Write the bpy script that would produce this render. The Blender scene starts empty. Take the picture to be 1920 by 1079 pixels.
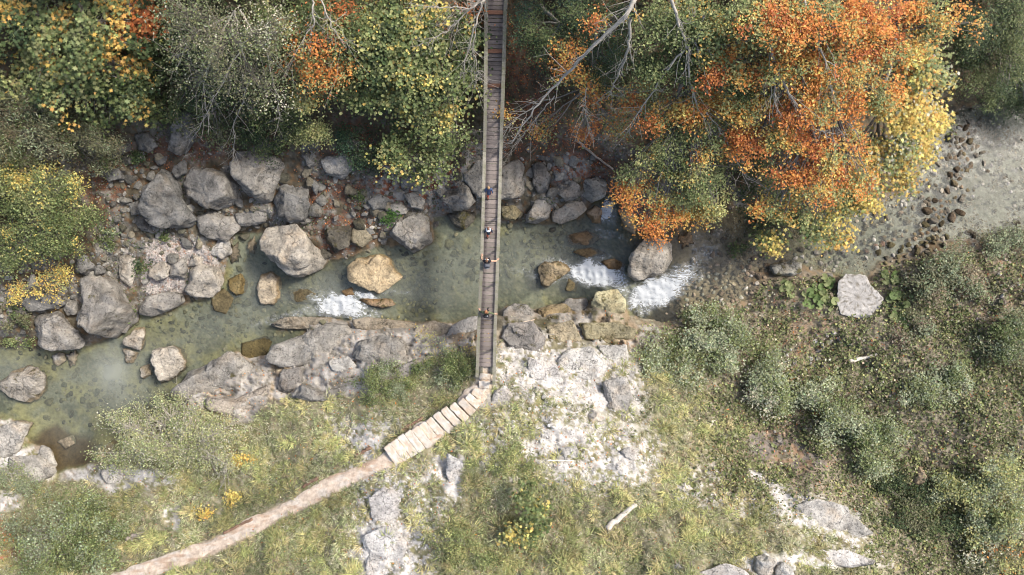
import bpy, bmesh, math, random, time
import numpy as np
from mathutils import Vector, Matrix
T0 = time.time()
random.seed(7)
RNG = np.random.default_rng(7)
scene = bpy.context.scene
COL = scene.collection

# ------------------------------------------------------------------ camera, sky, sun, exposure
CAM_H = 44.0
HFOV = math.radians(73.7)
KPX = math.tan(HFOV / 2) / 960.0
cam_d = bpy.data.cameras.new("camera")
cam_d.sensor_fit = 'HORIZONTAL'
cam_d.angle = HFOV
cam_d.clip_end = 2000
cam = bpy.data.objects.new("camera", cam_d)
cam.location = (0, 0, CAM_H)
COL.objects.link(cam)
scene.camera = cam

SUN_EL, SUN_AZ = math.radians(47), math.radians(62)     # azimuth clockwise from +Y (up in the photograph)
world = bpy.data.worlds.new("World")
scene.world = world
world.use_nodes = True
wn = world.node_tree.nodes
sky = wn.new("ShaderNodeTexSky")
sky.sky_type = 'NISHITA'
sky.sun_disc = False
sky.sun_elevation = SUN_EL
sky.sun_rotation = SUN_AZ
sky.dust_density = 4.0
sky.air_density = 1.0
sky.ozone_density = 1.0
world.node_tree.links.new(sky.outputs[0], wn["Background"].inputs[0])
wn["Background"].inputs[1].default_value = 0.15
sun_d = bpy.data.lights.new("sun", 'SUN')
sun_d.energy = 2.5
sun_d.angle = math.radians(8.0)
sun_d.color = (1.0, 0.945, 0.87)
sun = bpy.data.objects.new("sun", sun_d)
sdir = Vector((math.sin(SUN_AZ) * math.cos(SUN_EL), math.cos(SUN_AZ) * math.cos(SUN_EL), math.sin(SUN_EL)))
sun.rotation_euler = sdir.to_track_quat('Z', 'Y').to_euler()
sun.location = sdir * 60
COL.objects.link(sun)
scene.view_settings.view_transform = 'Standard'
scene.view_settings.look = 'None'
scene.view_settings.gamma = 1.0
scene.view_settings.use_curve_mapping = False
scene.view_settings.exposure = 0.98
scene.cycles.max_bounces = 6
scene.cycles.filter_width = 1.05
scene.cycles.transparent_max_bounces = 12
scene.cycles.diffuse_bounces = 3
scene.cycles.glossy_bounces = 2
scene.cycles.transmission_bounces = 3

# ------------------------------------------------------------------ helpers
def W(px, py, z):
    """the world point at height z seen at a place of the survey picture (1920 x 1079)"""
    s = KPX * (CAM_H - np.asarray(z, float))
    return np.stack([(np.asarray(px, float) - 960) * s, (539.5 - np.asarray(py, float)) * s, np.asarray(z, float) + 0 * s], -1)

def to_px(p):
    p = np.asarray(p, float)
    s = KPX * (CAM_H - p[..., 2])
    return p[..., 0] / s + 960, 539.5 - p[..., 1] / s

_TAB = np.random.default_rng(3).random((256, 256))
def vnoise(x, y, seed=0):
    x = np.asarray(x, float) + seed * 17.31; y = np.asarray(y, float) + seed * 9.77
    xi = np.floor(x).astype(int); yi = np.floor(y).astype(int)
    fx = x - xi; fy = y - yi
    fx = fx * fx * fx * (fx * (fx * 6 - 15) + 10); fy = fy * fy * fy * (fy * (fy * 6 - 15) + 10)
    a = _TAB[xi & 255, yi & 255]; b = _TAB[(xi + 1) & 255, yi & 255]
    c = _TAB[xi & 255, (yi + 1) & 255]; d = _TAB[(xi + 1) & 255, (yi + 1) & 255]
    return (a * (1 - fx) + b * fx) * (1 - fy) + (c * (1 - fx) + d * fx) * fy
def fbm(x, y, o=4, seed=0, gain=0.5):
    s = 0.0; a = 1.0; t = 0.0
    for i in range(o):
        c, sn = math.cos(0.6 * i), math.sin(0.6 * i)
        s = s + a * vnoise((x * c - y * sn) * 2 ** i, (x * sn + y * c) * 2 ** i, seed + i * 3)
        t += a; a *= gain
    return s / t
def ridged(x, y, o=4, seed=0):
    s = 0.0; a = 1.0; t = 0.0
    for i in range(o):
        c, sn = math.cos(0.8 * i), math.sin(0.8 * i)
        s = s + a * (1 - np.abs(2 * vnoise((x * c - y * sn) * 2 ** i, (x * sn + y * c) * 2 ** i, seed + i * 5) - 1))
        t += a; a *= 0.5
    return s / t
def n3(p, sc, seed=0, o=3):
    return (fbm(p[:, 0] * sc + 5, p[:, 1] * sc, o, seed) + fbm(p[:, 1] * sc, p[:, 2] * sc + 9, o, seed + 1) + fbm(p[:, 2] * sc + 3, p[:, 0] * sc, o, seed + 2)) / 3
def sstep(a, b, x):
    t = np.clip((x - a) / (b - a), 0, 1)
    return t * t * (3 - 2 * t)
def sdf(poly, X, Y):
    P = np.asarray(poly, float)
    n = len(P)
    d = np.full(X.shape, 1e9); ins = np.zeros(X.shape, bool)
    for i in range(n):
        ax, ay = P[i]; bx, by = P[(i + 1) % n]
        ex, ey = bx - ax, by - ay
        wx, wy = X - ax, Y - ay
        t = np.clip((wx * ex + wy * ey) / (ex * ex + ey * ey + 1e-9), 0, 1)
        d = np.minimum(d, (wx - ex * t) ** 2 + (wy - ey * t) ** 2)
        if abs(ey) > 1e-9:
            ins ^= ((ay > Y) != (by > Y)) & (X < ex * (Y - ay) / ey + ax)
    d = np.sqrt(d)
    return np.where(ins, -d, d)

def mesh_np(name, V, faces, mats=(), cols=None, smooth=False, mat_idx=None):
    """faces: list of integer arrays, each (n, k)"""
    me = bpy.data.meshes.new(name)
    V = np.asarray(V, np.float32)
    me.vertices.add(len(V)); me.vertices.foreach_set("co", V.ravel())
    faces = [np.asarray(f, np.int32) for f in faces if len(f)]
    tot = np.concatenate([np.full(len(f), f.shape[1], np.int32) for f in faces])
    li = np.concatenate([f.ravel() for f in faces])
    st = np.concatenate([[0], np.cumsum(tot)[:-1]]).astype(np.int32)
    me.loops.add(len(li)); me.loops.foreach_set("vertex_index", li)
    me.polygons.add(len(tot)); me.polygons.foreach_set("loop_start", st); me.polygons.foreach_set("loop_total", tot)
    me.polygons.foreach_set("use_smooth", np.full(len(tot), smooth, bool))
    if mat_idx is not None:
        me.polygons.foreach_set("material_index", np.asarray(mat_idx, np.int32))
    for m in mats: me.materials.append(m)
    if cols is not None:
        for k, c in cols.items():
            c = np.asarray(c, np.float32)
            if c.ndim == 1:
                a = me.attributes.new(k, 'FLOAT', 'POINT'); a.data.foreach_set("value", c)
            else:
                c4 = np.ones((len(V), 4), np.float32); c4[:, :3] = c
                a = me.attributes.new(k, 'FLOAT_COLOR', 'POINT'); a.data.foreach_set("color", c4.ravel())
    me.update(calc_edges=True)
    return me
def link(name, me, parent=None):
    o = bpy.data.objects.new(name, me); COL.objects.link(o)
    if parent is not None: o.parent = parent
    return o
def tag(o, label=None, cat=None, group=None, kind=None):
    if label: o['label'] = label
    if cat: o['category'] = cat
    if group: o['group'] = group
    if kind: o['kind'] = kind
    return o
def empty(name, loc, label, cat, group=None):
    o = bpy.data.objects.new(name, None); COL.objects.link(o)
    o.location = loc; o.empty_display_size = 0.2
    return tag(o, label, cat, group)
class Geo:
    """collects vertices, faces and colours of one mesh (coordinates relative to a base point)"""
    def __init__(s): s.V = []; s.F = {}; s.C = []; s.n = 0
    def add(s, V, F, col=None):
        V = np.asarray(V, float); s.V.append(V)
        for f in (F if isinstance(F, list) else [F]):
            f = np.asarray(f, int)
            if len(f): s.F.setdefault(f.shape[1], []).append(f + s.n)
        if col is not None:
            c = np.asarray(col, float); s.C.append(np.broadcast_to(c, (len(V), 3)) if c.ndim == 1 else c)
        s.n += len(V)
    def build(s, name, mats, parent=None, base=(0, 0, 0), smooth=False):
        V = np.concatenate(s.V) - np.asarray(base)
        F = [np.concatenate(f) for f in s.F.values()]
        cols = {'col': np.concatenate(s.C)} if s.C else None
        return link(name, mesh_np(name, V, F, mats, cols, smooth), parent)
def tube(pts, rad, sides=6, cap=True):
    pts = np.asarray(pts, float); rad = np.broadcast_to(np.asarray(rad, float), (len(pts),))
    n = len(pts)
    tan = np.gradient(pts, axis=0); tan /= np.linalg.norm(tan, axis=1, keepdims=True) + 1e-9
    up = np.array([0, 0, 1.0]) if abs(tan[0][2]) < 0.9 else np.array([1.0, 0, 0])
    a = np.cross(tan, up); a /= np.linalg.norm(a, axis=1, keepdims=True) + 1e-9
    b = np.cross(tan, a)
    th = np.arange(sides) * 2 * math.pi / sides
    V = pts[:, None] + rad[:, None, None] * (np.cos(th)[None, :, None] * a[:, None] + np.sin(th)[None, :, None] * b[:, None])
    V = V.reshape(-1, 3)
    i = np.arange(n - 1)[:, None] * sides; j = np.arange(sides)[None]; k = (j + 1) % sides
    q = np.stack([i + j, i + k, i + sides + k, i + sides + j], -1).reshape(-1, 4)
    F = [q]
    if cap:
        F.append(np.array([list(range(sides))[::-1], [(n - 1) * sides + s for s in range(sides)]]))
    return V, F
def box(c, size, R=None):
    s = np.asarray(size, float) / 2
    V = np.array([[x, y, z] for z in (-1, 1) for y in (-1, 1) for x in (-1, 1)], float) * s
    if R is not None: V = V @ np.asarray(R).T
    return V + np.asarray(c), np.array([[0, 2, 3, 1], [4, 5, 7, 6], [0, 1, 5, 4], [2, 6, 7, 3], [0, 4, 6, 2], [1, 3, 7, 5]])

# ------------------------------------------------------------------ materials
def nodes_of(name):
    m = bpy.data.materials.new(name); m.use_nodes = True
    nt = m.node_tree; return m, nt, nt.nodes, nt.links, nt.nodes["Principled BSDF"]
def N(nodes, t, **kw):
    n = nodes.new(t)
    for k, v in kw.items():
        if k in n.bl_rna.properties.keys(): setattr(n, k, v)
        else: n.inputs[k].default_value = v
    return n
def ramp(nodes, stops):
    r = nodes.new("ShaderNodeValToRGB")
    els = r.color_ramp.elements
    while len(els) < len(stops): els.new(0.5)
    for e, (p, c) in zip(els, stops):
        e.position = p; e.color = (*c, 1) if not isinstance(c, (int, float)) else (c, c, c, 1)
    return r
def mixc(nodes, links, fac, a, b, mode='MIX'):
    m = nodes.new("ShaderNodeMix"); m.data_type = 'RGBA'; m.blend_type = mode
    for sock, v in ((m.inputs[0], fac), (m.inputs[6], a), (m.inputs[7], b)):
        if hasattr(v, 'links'): links.new(v, sock)
        elif isinstance(v, (int, float)): sock.default_value = v
        else: sock.default_value = (*v, 1)
    return m.outputs[2]

def mat_attr(name, attr='col', detail=14.0, amt=0.5, rough=0.9, transl=0.0, bump=0.3, fine=60.0):
    """colour of each piece from the piece itself, grain from noise"""
    m, nt, n, l, bs = nodes_of(name)
    a = N(n, "ShaderNodeAttribute", attribute_name=attr)
    tc = N(n, "ShaderNodeTexCoord")
    nz = N(n, "ShaderNodeTexNoise", Scale=detail, Detail=6.0, Roughness=0.65)
    l.new(tc.outputs['Object'], nz.inputs['Vector'])
    r = ramp(n, [(0.25, 1 - amt), (0.75, 1 + amt * 0.6)]); l.new(nz.outputs[0], r.inputs[0])
    c = mixc(n, l, 1.0, a.outputs['Color'], r.outputs[0], 'MULTIPLY')
    l.new(c, bs.inputs['Base Color']); bs.inputs['Roughness'].default_value = rough
    bs.inputs['Specular IOR Level'].default_value = 0.25
    if bump:
        nb = N(n, "ShaderNodeTexNoise", Scale=fine, Detail=4.0); l.new(tc.outputs['Object'], nb.inputs['Vector'])
        b = N(n, "ShaderNodeBump", Strength=bump, Distance=0.03); l.new(nb.outputs[0], b.inputs['Height']); l.new(b.outputs[0], bs.inputs['Normal'])
    if transl:
        tr = N(n, "ShaderNodeBsdfTranslucent"); l.new(c, tr.inputs['Color'])
        mx = N(n, "ShaderNodeMixShader"); mx.inputs[0].default_value = transl
        l.new(bs.outputs[0], mx.inputs[1]); l.new(tr.outputs[0], mx.inputs[2])
        l.new(mx.outputs[0], n["Material Output"].inputs[0])
    return m
M_ground = mat_attr("ground", detail=5.0, amt=0.45, bump=0.5, fine=18.0)
M_leaf = mat_attr("leaf", detail=3.0, amt=0.15, rough=0.55, transl=0.38, bump=0)
M_grass = mat_attr("grass_blade", detail=2.0, amt=0.3, rough=0.7, transl=0.25, bump=0)
M_bark = mat_attr("bark", detail=9.0, amt=0.5, bump=0.6, fine=30.0)
M_pebble = mat_attr("pebble", detail=7.0, amt=0.6, bump=0.8, fine=14.0)
M_cloth = mat_attr("cloth", detail=25.0, amt=0.2, bump=0.2, rough=0.85)
M_skin = mat_attr("skin", detail=10.0, amt=0.08, bump=0, rough=0.5)

def mat_rock():
    m, nt, n, l, bs = nodes_of("limestone")
    tc = N(n, "ShaderNodeTexCoord"); geo = N(n, "ShaderNodeNewGeometry")
    tone = N(n, "ShaderNodeAttribute", attribute_name='tone', attribute_type='OBJECT')
    moss = N(n, "ShaderNodeAttribute", attribute_name='moss', attribute_type='OBJECT')
    oi = N(n, "ShaderNodeObjectInfo")
    add = N(n, "ShaderNodeVectorMath", operation='ADD')
    sc = N(n, "ShaderNodeMath", operation='MULTIPLY'); sc.inputs[1].default_value = 60.0
    l.new(oi.outputs['Random'], sc.inputs[0]); l.new(tc.outputs['Object'], add.inputs[0]); l.new(sc.outputs[0], add.inputs[1])
    P = add.outputs[0]
    n1 = N(n, "ShaderNodeTexNoise", Scale=1.1, Detail=10.0, Roughness=0.68, Distortion=0.4); l.new(P, n1.inputs['Vector'])
    r1 = ramp(n, [(0.28, 0.32), (0.48, 0.86), (0.74, 1.5)]); l.new(n1.outputs[0], r1.inputs[0])
    c = mixc(n, l, 1.0, tone.outputs['Color'], r1.outputs[0], 'MULTIPLY')
    # warm stains
    n2 = N(n, "ShaderNodeTexNoise", Scale=0.8, Detail=6.0, Roughness=0.6); l.new(P, n2.inputs['Vector'])
    r2 = ramp(n, [(0.52, 0.0), (0.72, 0.55)]); l.new(n2.outputs[1], r2.inputs[0])
    c = mixc(n, l, r2.outputs[0], c, mixc(n, l, 1.0, c, (1.12, 0.88, 0.62), 'MULTIPLY'))
    # dark pits and lichen specks
    n4 = N(n, "ShaderNodeTexNoise", Scale=7.0, Detail=5.0, Roughness=0.7); l.new(P, n4.inputs['Vector'])
    r4 = ramp(n, [(0.30, 0.22), (0.45, 0.95), (0.6, 1.05), (0.72, 1.6)]); l.new(n4.outputs[0], r4.inputs[0])
    c = mixc(n, l, 1.0, c, r4.outputs[0], 'MULTIPLY')
    # cracks: thin, warped and broken up
    wp = N(n, "ShaderNodeTexNoise", Scale=1.6, Detail=5.0); l.new(P, wp.inputs['Vector'])
    av = N(n, "ShaderNodeVectorMath", operation='MULTIPLY_ADD'); av.inputs[1].default_value = (1.1, 1.1, 1.1)
    l.new(wp.outputs[1], av.inputs[0]); l.new(P, av.inputs[2])
    vo = N(n, "ShaderNodeTexVoronoi", feature='DISTANCE_TO_EDGE', Scale=0.75); l.new(av.outputs[0], vo.inputs['Vector'])
    rc = ramp(n, [(0.0, 0.35), (0.025, 1.0)]); l.new(vo.outputs['Distance'], rc.inputs[0])
    nbk = N(n, "ShaderNodeTexNoise", Scale=0.9, Detail=3.0); l.new(P, nbk.inputs['Vector'])
    rb = ramp(n, [(0.42, 0.0), (0.6, 0.9)]); l.new(nbk.outputs[0], rb.inputs[0])
    crk = mixc(n, l, rb.outputs[0], (1, 1, 1), rc.outputs[0])
    c = mixc(n, l, 1.0, c, crk, 'MULTIPLY')
    # moss patches
    n3_ = N(n, "ShaderNodeTexNoise", Scale=1.5, Detail=8.0, Roughness=0.7); l.new(P, n3_.inputs['Vector'])
    ad = N(n, "ShaderNodeMath", operation='ADD'); l.new(n3_.outputs[0], ad.inputs[0]); l.new(moss.outputs['Fac'], ad.inputs[1])
    r3 = ramp(n, [(0.66, 0.0), (0.74, 0.9)]); l.new(ad.outputs[0], r3.inputs[0])
    nm = N(n, "ShaderNodeTexNoise", Scale=8.0, Detail=4.0); l.new(P, nm.inputs['Vector'])
    rm = ramp(n, [(0.3, (0.030, 0.026, 0.010)), (0.55, (0.075, 0.066, 0.022)), (0.75, (0.14, 0.11, 0.035))]); l.new(nm.outputs[0], rm.inputs[0])
    c = mixc(n, l, r3.outputs[0], c, rm.outputs[0])
    # wet, algae brown band along the water line
    wl_ = N(n, "ShaderNodeAttribute", attribute_name='waterline', attribute_type='OBJECT')
    sx = N(n, "ShaderNodeSeparateXYZ"); l.new(geo.outputs['Position'], sx.inputs[0])
    sbz = N(n, "ShaderNodeMath", operation='SUBTRACT'); l.new(sx.outputs[2], sbz.inputs[0]); l.new(wl_.outputs['Fac'], sbz.inputs[1])
    nzb = N(n, "ShaderNodeMath", operation='MULTIPLY_ADD'); nzb.inputs[1].default_value = -0.3; l.new(n1.outputs[0], nzb.inputs[0]); l.new(sbz.outputs[0], nzb.inputs[2])
    rw = ramp(n, [(0.0, 0.8), (0.11, 0.0)]); l.new(nzb.outputs[0], rw.inputs[0])
    c = mixc(n, l, rw.outputs[0], c, mixc(n, l, 1.0, c, (.50, .42, .28), 'MULTIPLY'))
    l.new(c, bs.inputs['Base Color']); bs.inputs['Roughness'].default_value = 0.9; bs.inputs['Specular IOR Level'].default_value = 0.25
    b1 = N(n, "ShaderNodeBump", Strength=1.0, Distance=0.25); l.new(n1.outputs[0], b1.inputs['Height'])
    b2 = N(n, "ShaderNodeBump", Strength=1.0, Distance=0.10); l.new(n4.outputs[0], b2.inputs['Height']); l.new(b1.outputs[0], b2.inputs['Normal'])
    b3 = N(n, "ShaderNodeBump", Strength=0.8, Distance=0.06); l.new(crk, b3.inputs['Height']); l.new(b2.outputs[0], b3.inputs['Normal'])
    l.new(b3.outputs[0], bs.inputs['Normal'])
    return m
M_rock = mat_rock()

def mat_wood(name, base, dark, moss_amt=0.0):
    m, nt, n, l, bs = nodes_of(name)
    tc = N(n, "ShaderNodeTexCoord"); oi = N(n, "ShaderNodeObjectInfo")
    mp = N(n, "ShaderNodeMapping"); l.new(tc.outputs['Object'], mp.inputs['Vector'])
    mp.inputs['Scale'].default_value = (2.0, 14.0, 14.0) if moss_amt == 0 else (10.0, 1.2, 10.0)
    n1 = N(n, "ShaderNodeTexNoise", Scale=3.0, Detail=6.0, Roughness=0.7); l.new(mp.outputs[0], n1.inputs['Vector'])
    r = ramp(n, [(0.3, dark), (0.7, base)]); l.new(n1.outputs[0], r.inputs[0])
    rv = ramp(n, [(0.0, 0.72), (1.0, 1.25)]); l.new(oi.outputs['Random'], rv.inputs[0])
    c = mixc(n, l, 1.0, r.outputs[0], rv.outputs[0], 'MULTIPLY')
    if moss_amt:
        n2 = N(n, "ShaderNodeTexNoise", Scale=2.2, Detail=7.0, Roughness=0.75); l.new(tc.outputs['Object'], n2.inputs['Vector'])
        r2 = ramp(n, [(0.45, 0.0), (0.62, moss_amt)]); l.new(n2.outputs[0], r2.inputs[0])
        c = mixc(n, l, r2.outputs[0], c, (0.10, 0.105, 0.045))
    l.new(c, bs.inputs['Base Color']); bs.inputs['Roughness'].default_value = 0.85
    b = N(n, "ShaderNodeBump", Strength=0.5, Distance=0.01); l.new(n1.outputs[0], b.inputs['Height']); l.new(b.outputs[0], bs.inputs['Normal'])
    return m
M_plank = mat_wood("deck_wood", (0.235, 0.20, 0.18), (0.135, 0.112, 0.10))
M_cleat = mat_wood("new_brown_wood", (0.30, 0.15, 0.09), (0.19, 0.09, 0.055))
M_rail = mat_wood("weathered_rail_wood", (0.25, 0.235, 0.19), (0.125, 0.115, 0.09), 0.65)

def mat_water():
    m, nt, n, l, bs = nodes_of("stream_water")
    dep = N(n, "ShaderNodeAttribute", attribute_name='murk'); fo = N(n, "ShaderNodeAttribute", attribute_name='foam')
    tint = N(n, "ShaderNodeAttribute", attribute_name='tint')
    tc = N(n, "ShaderNodeTexCoord")
    nb = N(n, "ShaderNodeTexNoise", Scale=1.6, Detail=5.0, Roughness=0.55, Distortion=0.8); l.new(tc.outputs['Object'], nb.inputs['Vector'])
    bmp = N(n, "ShaderNodeBump", Strength=0.10, Distance=0.06); l.new(nb.outputs[0], bmp.inputs['Height'])
    tr = N(n, "ShaderNodeBsdfTransparent"); tr.inputs[0].default_value = (0.86, 0.90, 0.84, 1)
    df = N(n, "ShaderNodeBsdfDiffuse"); l.new(tint.outputs['Color'], df.inputs['Color'])
    m1 = N(n, "ShaderNodeMixShader"); l.new(dep.outputs['Fac'], m1.inputs[0]); l.new(tr.outputs[0], m1.inputs[1]); l.new(df.outputs[0], m1.inputs[2])
    gl = N(n, "ShaderNodeBsdfGlossy", Roughness=0.2); l.new(bmp.outputs[0], gl.inputs['Normal'])
    fr = N(n, "ShaderNodeFresnel", IOR=1.33); l.new(bmp.outputs[0], fr.inputs['Normal'])
    m2 = N(n, "ShaderNodeMixShader"); l.new(fr.outputs[0], m2.inputs[0]); l.new(m1.outputs[0], m2.inputs[1]); l.new(gl.outputs[0], m2.inputs[2])
    # white water: streaky foam over the broken surface
    mpf = N(n, "ShaderNodeMapping"); mpf.inputs['Scale'].default_value = (.85, 1.5, 1.0); mpf.inputs['Rotation'].default_value = (0, 0, .25); l.new(tc.outputs['Object'], mpf.inputs['Vector'])
    nf = N(n, "ShaderNodeTexNoise", Scale=2.6, Detail=9.0, Roughness=0.72, Distortion=2.4); l.new(mpf.outputs[0], nf.inputs['Vector'])
    nr = N(n, "ShaderNodeMapRange", clamp=False); nr.inputs[1].default_value=.3; nr.inputs[2].default_value=.7; nr.inputs[3].default_value=-.12; nr.inputs[4].default_value=.72; l.new(nf.outputs[0], nr.inputs[0])
    ad = N(n, "ShaderNodeMath", operation='ADD'); l.new(nr.outputs[0], ad.inputs[0]); l.new(fo.outputs['Fac'], ad.inputs[1])
    rf = ramp(n, [(0.50, 0.0), (0.86, 0.26), (1.45, 0.92)])
    sb = N(n, "ShaderNodeMath", operation='MULTIPLY'); sb.inputs[1].default_value = 1 / 1.6; l.new(ad.outputs[0], sb.inputs[0])
    for e in rf.color_ramp.elements: e.position = e.position / 1.6
    l.new(sb.outputs[0], rf.inputs[0])
    wd = N(n, "ShaderNodeBsdfDiffuse"); wd.inputs[0].default_value = (0.46, 0.48, 0.485, 1)
    m3 = N(n, "ShaderNodeMixShader"); l.new(rf.outputs[0], m3.inputs[0]); l.new(m2.outputs[0], m3.inputs[1]); l.new(wd.outputs[0], m3.inputs[2])
    l.new(m3.outputs[0], n["Material Output"].inputs[0])
    return m
M_water = mat_water()
# ------------------------------------------------------------------ terrain: heights
WATER = [(-260,610),(-80,640),(0,650),(60,655),(100,660),(165,650),(200,640),(240,610),(262,590),(300,590),(345,570),(370,558),(412,555),(420,520),(430,480),(445,440),(490,435),(500,470),(540,520),(610,490),(650,480),(700,465),(740,460),(790,470),(815,450),(812,405),(840,405),(860,430),(900,400),(940,420),(985,415),(1030,420),(1090,410),(1120,370),(1150,370),(1170,400),(1180,440),(1270,440),(1300,400),(1400,390),(1500,420),(1590,395),(1680,370),(1720,320),(1760,230),(1800,205),(1920,195),(2060,180),(2200,150),
 (2200,440),(2060,430),(1920,440),(1840,450),(1760,450),(1710,470),(1650,490),(1620,520),(1580,520),(1510,500),(1420,510),(1400,560),(1330,590),(1240,600),(1180,590),(1170,560),(1110,560),(1090,575),(1000,580),(950,575),(890,600),(840,610),(760,600),(690,600),(600,598),(540,600),(520,625),(570,615),(560,645),(520,665),(470,670),(440,660),(400,690),(350,720),(330,740),(310,790),(250,800),(200,830),(170,870),(110,890),(100,850),(60,830),(40,800),(20,785),(-80,800),(-260,790)]
CTRL = np.array([(910,700,5.25),(800,660,3.2),(950,640,3.4),(600,680,2.2),(400,720,1.3),(330,790,1.8),(100,900,0.7),(30,830,.3),(50,1000,2.5),(250,900,2.5),(300,1079,5.6),(0,1079,4),(500,900,4.8),(700,870,6.4),(890,740,5.5),(850,800,6.2),(700,1079,8.6),(950,1079,9),(1100,900,7.3),(1100,760,5.4),(1200,1079,9.2),(1150,640,3.0),(1250,700,3.2),(1300,800,4.2),(1400,1000,8),(1450,1079,9),(1440,840,2.8),(1500,940,6),(1600,1040,6.5),(1650,920,3.2),(1450,720,2.4),(1400,600,2.1),(1600,700,2.6),(1600,560,2.3),(1750,560,2.5),(1800,800,3.2),(1930,500,2.6),(1930,700,3),(1930,1079,4),(1750,1079,4.5),
 (300,400,1.8),(150,540,1.2),(60,600,1.2),(0,500,2.5),(0,300,5),(0,0,8.5),(250,280,3),(250,0,8),(450,300,2.6),(450,150,5.6),(500,0,8),(600,400,1.6),(650,300,2.8),(700,100,6.2),(740,430,1.2),(830,330,2.3),(850,200,3.6),(930,0,5.4),(920,250,3.2),(925,100,4.4),(1000,330,2.2),(1050,350,1.9),(1000,200,3.8),(1100,280,2.6),(1100,0,7.2),(1300,100,5.4),(1300,300,2.9),(1400,370,2.2),(1500,200,3.6),(1500,0,6.5),(1700,100,3.6),(1700,250,2.3),(1850,150,2.6),(1930,0,4),
 (-500,200,9),(-500,900,5),(2500,300,4),(2500,1000,6),(900,-500,12),(200,-500,14),(1600,-500,11),(900,1600,15),(200,1600,12),(1600,1600,12)], float)
def tps_fit(P):
    n = len(P); x = P[:, :2] / 500.0
    r2 = ((x[:, None] - x[None]) ** 2).sum(-1)
    K = 0.5 * r2 * np.log(r2 + 1e-9) + np.eye(n) * 0.004
    A = np.zeros((n + 3, n + 3)); A[:n, :n] = K; A[:n, n] = 1; A[:n, n + 1:] = x; A[n:, :n] = A[:n, n:].T
    b = np.zeros(n + 3); b[:n] = P[:, 2]
    return np.linalg.solve(A, b)
_tw = tps_fit(CTRL)
def tps(X, Y):
    x = np.clip(np.asarray(X, float), -700, 2700) / 500; y = np.clip(np.asarray(Y, float), -700, 1800) / 500
    out = _tw[-3] + _tw[-2] * x + _tw[-1] * y
    for (cx, cy, _), w in zip(CTRL, _tw[:-3]):
        r2 = (x - cx / 500) ** 2 + (y - cy / 500) ** 2
        out = out + w * 0.5 * r2 * np.log(r2 + 1e-9)
    return out
def wlevel(X, Y):
    """level of the stream: pools stepped down from right to left by the cascades"""
    return (0.05 + 0.15 * sstep(180, 260, X + 0.2 * (Y - 650)) + 0.35 * sstep(590, 690, X) + 0.55 * sstep(1060, 1190, X + 0.3 * (Y - 500))
            + 0.45 * sstep(1185, 1300, X) + 0.25 * sstep(1300, 1800, X))

def axis(lo, hi, step, far, n):
    mid = np.arange(lo, hi + 1e-6, step)
    g = np.geomspace(step * 2, far, n)
    return np.concatenate([lo - g[::-1], mid, hi + g])
gx = axis(-240, 2160, 3.0, 7000, 26); gy = axis(-210, 1260, 3.0, 7000, 26)
GX, GY = np.meshgrid(gx, gy)
wx = GX + 14 * (fbm(GX / 40, GY / 40, 3, 21) - 0.5) * 2; wy = GY + 14 * (fbm(GX / 40, GY / 40, 3, 31) - 0.5) * 2
DW = sdf(WATER, GX + 0.5 * (wx - GX), GY + 0.5 * (wy - GY))
WL = wlevel(GX, GY)
def pm(poly, soft=8, warp=1.0):
    X = GX + warp * (wx - GX); Y = GY + warp * (wy - GY)
    P = np.asarray(poly, float)
    out = np.zeros(GX.shape)
    c = (gx > P[:, 0].min() - 60) & (gx < P[:, 0].max() + 60); r = (gy > P[:, 1].min() - 60) & (gy < P[:, 1].max() + 60)
    ix = np.ix_(r, c)
    out[ix] = sstep(soft, -soft, sdf(P, X[ix], Y[ix]))
    return out
def pmax(polys, **k):
    o = np.zeros(GX.shape)
    for p in polys: o = np.maximum(o, pm(p, **k))
    return o
# areas of different ground
ROCK_S = pmax([[(325,735),(345,705),(420,660),(470,672),(520,665),(575,640),(600,598),(690,602),(840,612),(895,602),(900,660),(840,672),(760,690),(690,740),(600,745),(540,740),(470,790),(380,775),(330,770)],
               [(935,575),(1090,575),(1170,600),(1240,610),(1230,650),(1150,650),(1080,640),(1000,640),(940,650)]], soft=6)
WHITE = pmax([[(940,650),(1000,640),(1080,650),(1140,660),(1190,690),(1180,740),(1185,780),(1110,790),(1070,750),(1010,750),(965,715),(940,690)],
              [(1020,805),(1120,795),(1190,830),(1205,875),(1160,905),(1110,900),(1060,880),(1005,865),(990,835)]], soft=24, warp=2.6)
WHITE = np.maximum(WHITE, pmax([
              [(845,845),(860,850),(862,890),(885,945),(860,935),(800,905),(800,880)],
              [(690,925),(750,915),(752,980),(790,1000),(800,1079),(800,1140),(680,1140),(675,1000)],
              [(1480,940),(1530,935),(1590,955),(1640,1000),(1590,1010),(1540,990),(1480,985)],
              [(1300,1075),(1380,1055),(1480,1030),(1560,1030),(1670,1060),(1560,1060),(1490,1060),(1480,1140),(1300,1140)],
              [(-80,800),(20,788),(60,800),(45,840),(100,835),(112,890),(70,905),(0,890),(-200,880)],
              [(80,830),(95,840),(112,885),(95,905),(60,895)],
              [(120,890),(200,880),(300,870),(345,895),(310,915),(200,915),(120,905)],
              [(0,930),(40,930),(36,955),(0,965)], [(290,955),(330,945),(330,990),(300,985)],
              [(660,795),(720,790),(700,850),(675,850)], [(330,770),(380,770),(360,800),(310,820)],
              [(1400,870),(1440,900),(1500,940),(1460,950),(1405,895)],
              [(905,720),(945,725),(960,760),(920,770),(890,745)]], soft=7, warp=1.5))
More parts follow.
